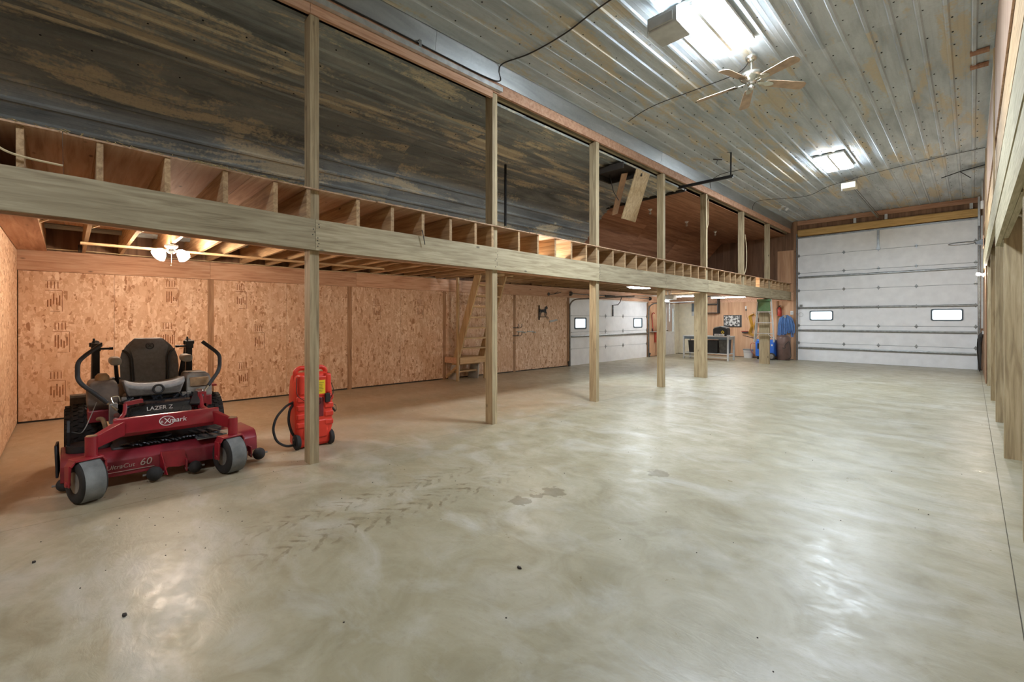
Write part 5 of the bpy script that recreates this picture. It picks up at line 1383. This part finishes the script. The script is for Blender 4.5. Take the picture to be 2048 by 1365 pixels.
# aluminium stepladder hung on the last post
sl = thing('stepladder', 'aluminium stepladder with a green top leaning against the far doubled post', 'ladder', (-4.7, 16.0, .70))
lx, ly = -4.72, 16.10; zb0, zt0 = .72, 2.10
for sg in (-1, 1):
    B().bar((lx + sg*.29, ly - .02, zb0), (lx + sg*.19, ly + .03, zt0), .03, .075, (1,0,0)).build('rail', 'alu', sl)
    B().bar((lx + sg*.27, ly + .07, zb0), (lx + sg*.17, ly + .07, zt0), .02, .035, (1,0,0)).build('rear_rail', 'alu', sl)
for z in (.98, 1.33, 1.68):
    w_ = .29 - .1*(z - zb0)/(zt0 - zb0) - .015
    B().box(lx - w_, lx + w_, ly - .05, ly + .03, z, z + .028).build('step', 'alu', sl)
for sg in (-1, 1):
    B().bar((lx + sg*.28, ly - .01, .80), (lx + sg*.12, ly - .01, .98), .022, .012, (0,1,0)).build('knee_brace', 'alu', sl)
    B().bar((lx + sg*.215, ly - .01, 1.58), (lx + sg*.14, ly - .01, 1.68), .022, .012, (0,1,0)).build('knee_brace', 'alu', sl)
B().hexa([(lx - .185, ly - .03, 1.72), (lx + .185, ly - .03, 1.72), (lx + .185, ly + .0, 1.72), (lx - .185, ly + .0, 1.72), (lx - .165, ly - .01, 2.02), (lx + .165, ly - .01, 2.02), (lx + .165, ly + .01, 2.02), (lx - .165, ly + .01, 2.02)]).build('tool_panel', 'green_plastic', sl)
B().box(lx - .20, lx + .20, ly - .06, ly + .105, 2.03, 2.11).build('top_cap', 'green_plastic', sl, bevel=.012)
# blue welder/cart
bc = thing('pressure_cart', 'bright blue wheeled machine standing behind the far doubled post', 'cart', (-5.25, 18.1, 0))
B().box(-5.58, -5.30, 18.0, 18.4, .10, .72).build('cabinet', 'blue_paint', bc, bevel=.04, seg=3)
B().box(-5.28, -4.96, 18.0, 18.4, .10, .72).build('cabinet', 'blue_paint', bc, bevel=.04, seg=3)
B().box(-5.50, -5.44, 17.985, 18.0, .38, .58).build('vent', 'black_plastic', bc)
B().box(-5.05, -5.0, 17.985, 18.0, .50, .56).build('label', 'white_paint', bc)
B().tube(fillet([(-5.14, 17.985, .64), (-5.16, 17.98, .5), (-5.12, 17.98, .4), (-5.16, 17.98, .28)], .05), .006, 6).build('lead', 'light_grey', bc)
B().lathe([(.05, -.03), (.10, -.03), (.125, -.02), (.13, 0), (.125, .02), (.10, .03), (.05, .03)], (-5.02, 17.94, .13), (.15,1,0), 26).build('wheel', 'rubber', bc, smooth=True)
B().lathe([(.02, -.045), (.05, -.04), (.085, -.032), (.085, .032), (.02, .045)], (-5.02, 17.94, .13), (.15,1,0), 20).build('hub', 'pod_grey', bc, smooth=True)
B().tube(fillet([(-5.3, 18.1, .72), (-5.3, 18.1, .80), (-5.0, 18.1, .80), (-4.92, 18.1, .68)], .04), .016, 8).build('handle', 'dark_steel', bc, smooth=True)
B().lathe([(.03, 0), (.03, .10)], (-5.5, 18.05, 0), (0,0,1), 10).build('foot', 'black_steel', bc)
B().tube(fillet([(-5.56, 18.05, .55), (-5.75, 18.1, .6), (-5.8, 18.15, .3), (-5.62, 18.1, .14)], .12, 5), .009, 6).build('hose', 'red_ext', bc, smooth=True)
# brown tank
bt = thing('brown_tank', 'brown metal tank standing below the blue hose', 'tank', (-4.72, 18.35, 0))
B().lathe([(.20, 0), (.215, .02), (.215, .78), (.19, .84), (.12, .88), (.05, .90)], (-4.72, 18.26, 0), (0,0,1), 28).build('shell', 'brown_tank', bt, smooth=True)
B().tube(fillet([(-4.70, 18.04, .45), (-4.60, 18.0, .42), (-4.62, 18.0, .55), (-4.5, 18.08, .7), (-4.46, 18.1, .45), (-4.44, 18.08, .1), (-4.6, 17.98, .02)], .08, 4), .010, 6).build('hose', 'wire_black', bt, smooth=True)
# blue hose hank on the wall
t = thing('air_hose', 'thick blue hose hung in loops on the wall above the brown tank', 'hose', (-4.74, 18.4, 1.6))
random.seed(4)
for k in range(11):
    dx = -.22 + .44*k/10; zl = .86 + random.uniform(-.03, .22) - (.06 if k in (3, 7, 9) else 0); y = Y_FAR - .07 - .02*(k % 3)
    P = fillet([(-4.74 + dx*.25, y, 1.58), (-4.74 + dx*.8, y - .02, 1.50), (-4.74 + dx, y - .03, 1.25), (-4.74 + dx*1.1, y - .02, zl), (-4.74 + dx*1.1 + .04, y, zl + .01), (-4.74 + dx*1.05 + .05, y, 1.25), (-4.74 + dx*.8 + .03, y, 1.5), (-4.74 + dx*.25, y, 1.6)], .08, 4)
    B().tube(P, .018, 7).build('loop', 'blue_hose', t, smooth=True)
B().cyl((-4.74, Y_FAR, 1.56), (-4.74, Y_FAR - .16, 1.56), .05, 12).build('hanger', 'steel', t)
# fire extinguisher
t = thing('fire_extinguisher', 'red fire extinguisher on the wall above the blue hose', 'extinguisher', (-4.93, Y_FAR - .09, 1.56))
B().lathe([(.06, 0), (.068, .015), (.068, .24), (.055, .29), (.022, .32), (.02, .335)], (-4.93, Y_FAR - .08, 1.575), (0,0,1), 20).build('cylinder', 'red_ext', t, smooth=True)
b = B().box(-4.945, -4.915, Y_FAR - .14, Y_FAR - .05, 1.91, 1.94); b.bar((-4.93, Y_FAR - .13, 1.95), (-4.90, Y_FAR - .03, 1.97), .02, .01); b.build('valve', 'black_steel', t)
B().tube(fillet([(-4.96, Y_FAR - .08, 1.91), (-5.02, Y_FAR - .09, 1.86), (-5.01, Y_FAR - .09, 1.62)], .04), .010, 6).build('hose', 'black_plastic', t, smooth=True)
t = thing('switch_box', 'white switch box on the door post above the blue hose', 'switch', (-4.5, Y_FAR - .05, 1.62))
B().box(-4.60, -4.505, Y_FAR - .04, Y_FAR - .001, 1.62, 1.76).build('cover', 'white_paint', t, bevel=.006)
B().box(-4.58, -4.525, Y_FAR - .048, Y_FAR - .041, 1.66, 1.72).build('toggle', 'light_grey', t)
cable('wall_hose', [(-6.0, 18.0, .85), (-5.9, 18.3, .80), (-5.75, Y_FAR - .05, .72), (-5.55, Y_FAR - .05, .68)], .012, 'wire_black', 'dark hose running from the bench to the blue machine')
for x_ in (-5.62, -5.05): tag(B().box(x_, x_ + .045, Y_FAR - .04, Y_FAR - .001, .02, 2.125).build('wall_stud', 'fir_z'), 'brown upright batten on the far wall %s' % ('left of the stepladder' if x_ < -5.3 else 'beside the fire extinguisher'), 'batten', 'battens on the far wall')

# ================================================================== RIGHT SIDE
t = thing('basketball_hoop', 'basketball rim without a net on the right wall', 'basketball hoop', (.15, 15.0, 3.2))
B().ring((-.17, 15.0, 3.23), .225, .010, 'z', 32, 8).build('rim', 'dark_steel', t)
b = B().hexa([(.05, 14.94, 3.19), (.205, 14.90, 3.15), (.205, 15.10, 3.15), (.05, 15.06, 3.19), (.05, 14.94, 3.235), (.205, 14.90, 3.30), (.205, 15.10, 3.30), (.05, 15.06, 3.235)]); b.build('bracket', 'dark_steel', t)
B().box(.176, .19, 14.78, 15.22, 3.10, 3.36).build('mount_board', 'fir_y', t)
t = thing('cable_bundle', 'tangled black cables hanging on the right wall by the far door', 'cables', (.20, 17.5, 1.1))
random.seed(21)
for k in range(12):
    y = 17.2 + .07*k; x_ = .16 - .012*(k % 4); zl = .05 + random.uniform(0, .25); zt_ = 1.05 + random.uniform(-.1, .08)
    P = fillet([(.20, y, zt_), (x_ - .02, y - .03, zt_ - .1), (x_ + random.uniform(-.03, .03), y + random.uniform(-.06, .06), .6), (x_, y - .05, zl + .05), (x_ + .01, y, zl), (x_, y + .06, zl + .1), (x_ + random.uniform(-.03, .03), y + .04, .65), (.20, y + .03, zt_)], .08, 4)
    B().tube(P, .009, 6).build('cable_loop', 'wire_black', t, smooth=True)
B().box(.19, .215, 17.15, 18.15, 1.06, 1.14).build('rack_board', 'light_grey', t)
for x_, y, z0, z1, m, lab in ((.14, 18.40, 4.1, 4.93, 'alu', 'bright aluminium upright channel at the top right of the far door'), (.20, 17.9, 1.2, 4.3, 'light_grey', 'white conduit running down the right wall to the black cables')):
    tag(B().box(x_ - .025, x_ + .025, y - .03, y + .03, z0, z1).build('upright_channel', m, bevel=.004), lab, 'channel')
t = thing('conduit_box', 'white junction box on the right wall near the ceiling', 'junction box', (.20, 16.3, 4.2))
B().box(.15, .203, 16.2, 16.36, 4.22, 4.40).build('box', 'white_paint', t, bevel=.006)
B().cyl((.18, 16.28, 4.40), (.18, 16.28, 4.92), .012, 8).build('conduit', 'light_grey', t)
t = thing('ceiling_rod', 'thin dark rod with a short brace near the ceiling by the right wall', 'rod', (-.1, 14.9, 4.9))
B().tube([(.2, 14.6, 4.90), (-.2, 14.9, 4.91), (-.52, 15.2, 4.90)], .011, 6).build('rod', 'black_steel', t)
B().tube([(-.2, 14.9, 4.91), (-.02, 15.25, 4.80)], .008, 6).build('brace', 'black_steel', t)
# two ragged cut-outs in the ceiling edge with boards behind, at right
for y, lab in ((8.45, 'small brown wood block at the ceiling edge, nearer of two'), (8.92, 'small brown wood block at the ceiling edge, farther of two')):
    tag(B().box(-.02, .16, y, y + .09, 4.925, 4.962).build('wood_block', 'ply_red', bevel=.004), lab, 'wood block', 'wood blocks at the ceiling edge')
# crumbs on the floor
random.seed(2)
for (x_, y, r_, lab) in ((-1.84, 1.87, .014, 'dark dry leaf curled on the floor in the foreground'), (-2.89, .20, .013, 'dark mud crumb on the floor near the left glare'), (-3.90, -.14, .011, 'dark mud crumb on the floor near the left edge')):
    b = B(); n = 9
    o_ = [(x_ + r_*(1 + .4*random.random())*math.cos(2*PI*i/n), y + r_*.6*(1 + .5*random.random())*math.sin(2*PI*i/n)) for i in range(n)]
    b.loft([[(p[0], p[1], .0005) for p in o_], [((p[0] - x_)*.8 + x_, (p[1] - y)*.8 + y, .006 + .006*random.random()) for p in o_]]); tag(b.build('floor_crumb', 'shade_dark'), lab, 'debris')
b = B()
for k in range(90):
    x_, y = random.uniform(-4.4, 0), random.uniform(.3, 6); 
    if random.random() < .5: x_ = random.uniform(-5.2, -3); y = random.uniform(-.2, 2.5)
    r_ = random.uniform(.002, .0055); b.lathe([(r_, .0003), (r_*.9, .002), (r_*.3, .004)], (x_, y, 0), (0,0,1), 5)
tag(b.build('floor_grit', 'shade_dark'), 'scattered dark grit specks across the concrete floor', 'grit', None, 'stuff')
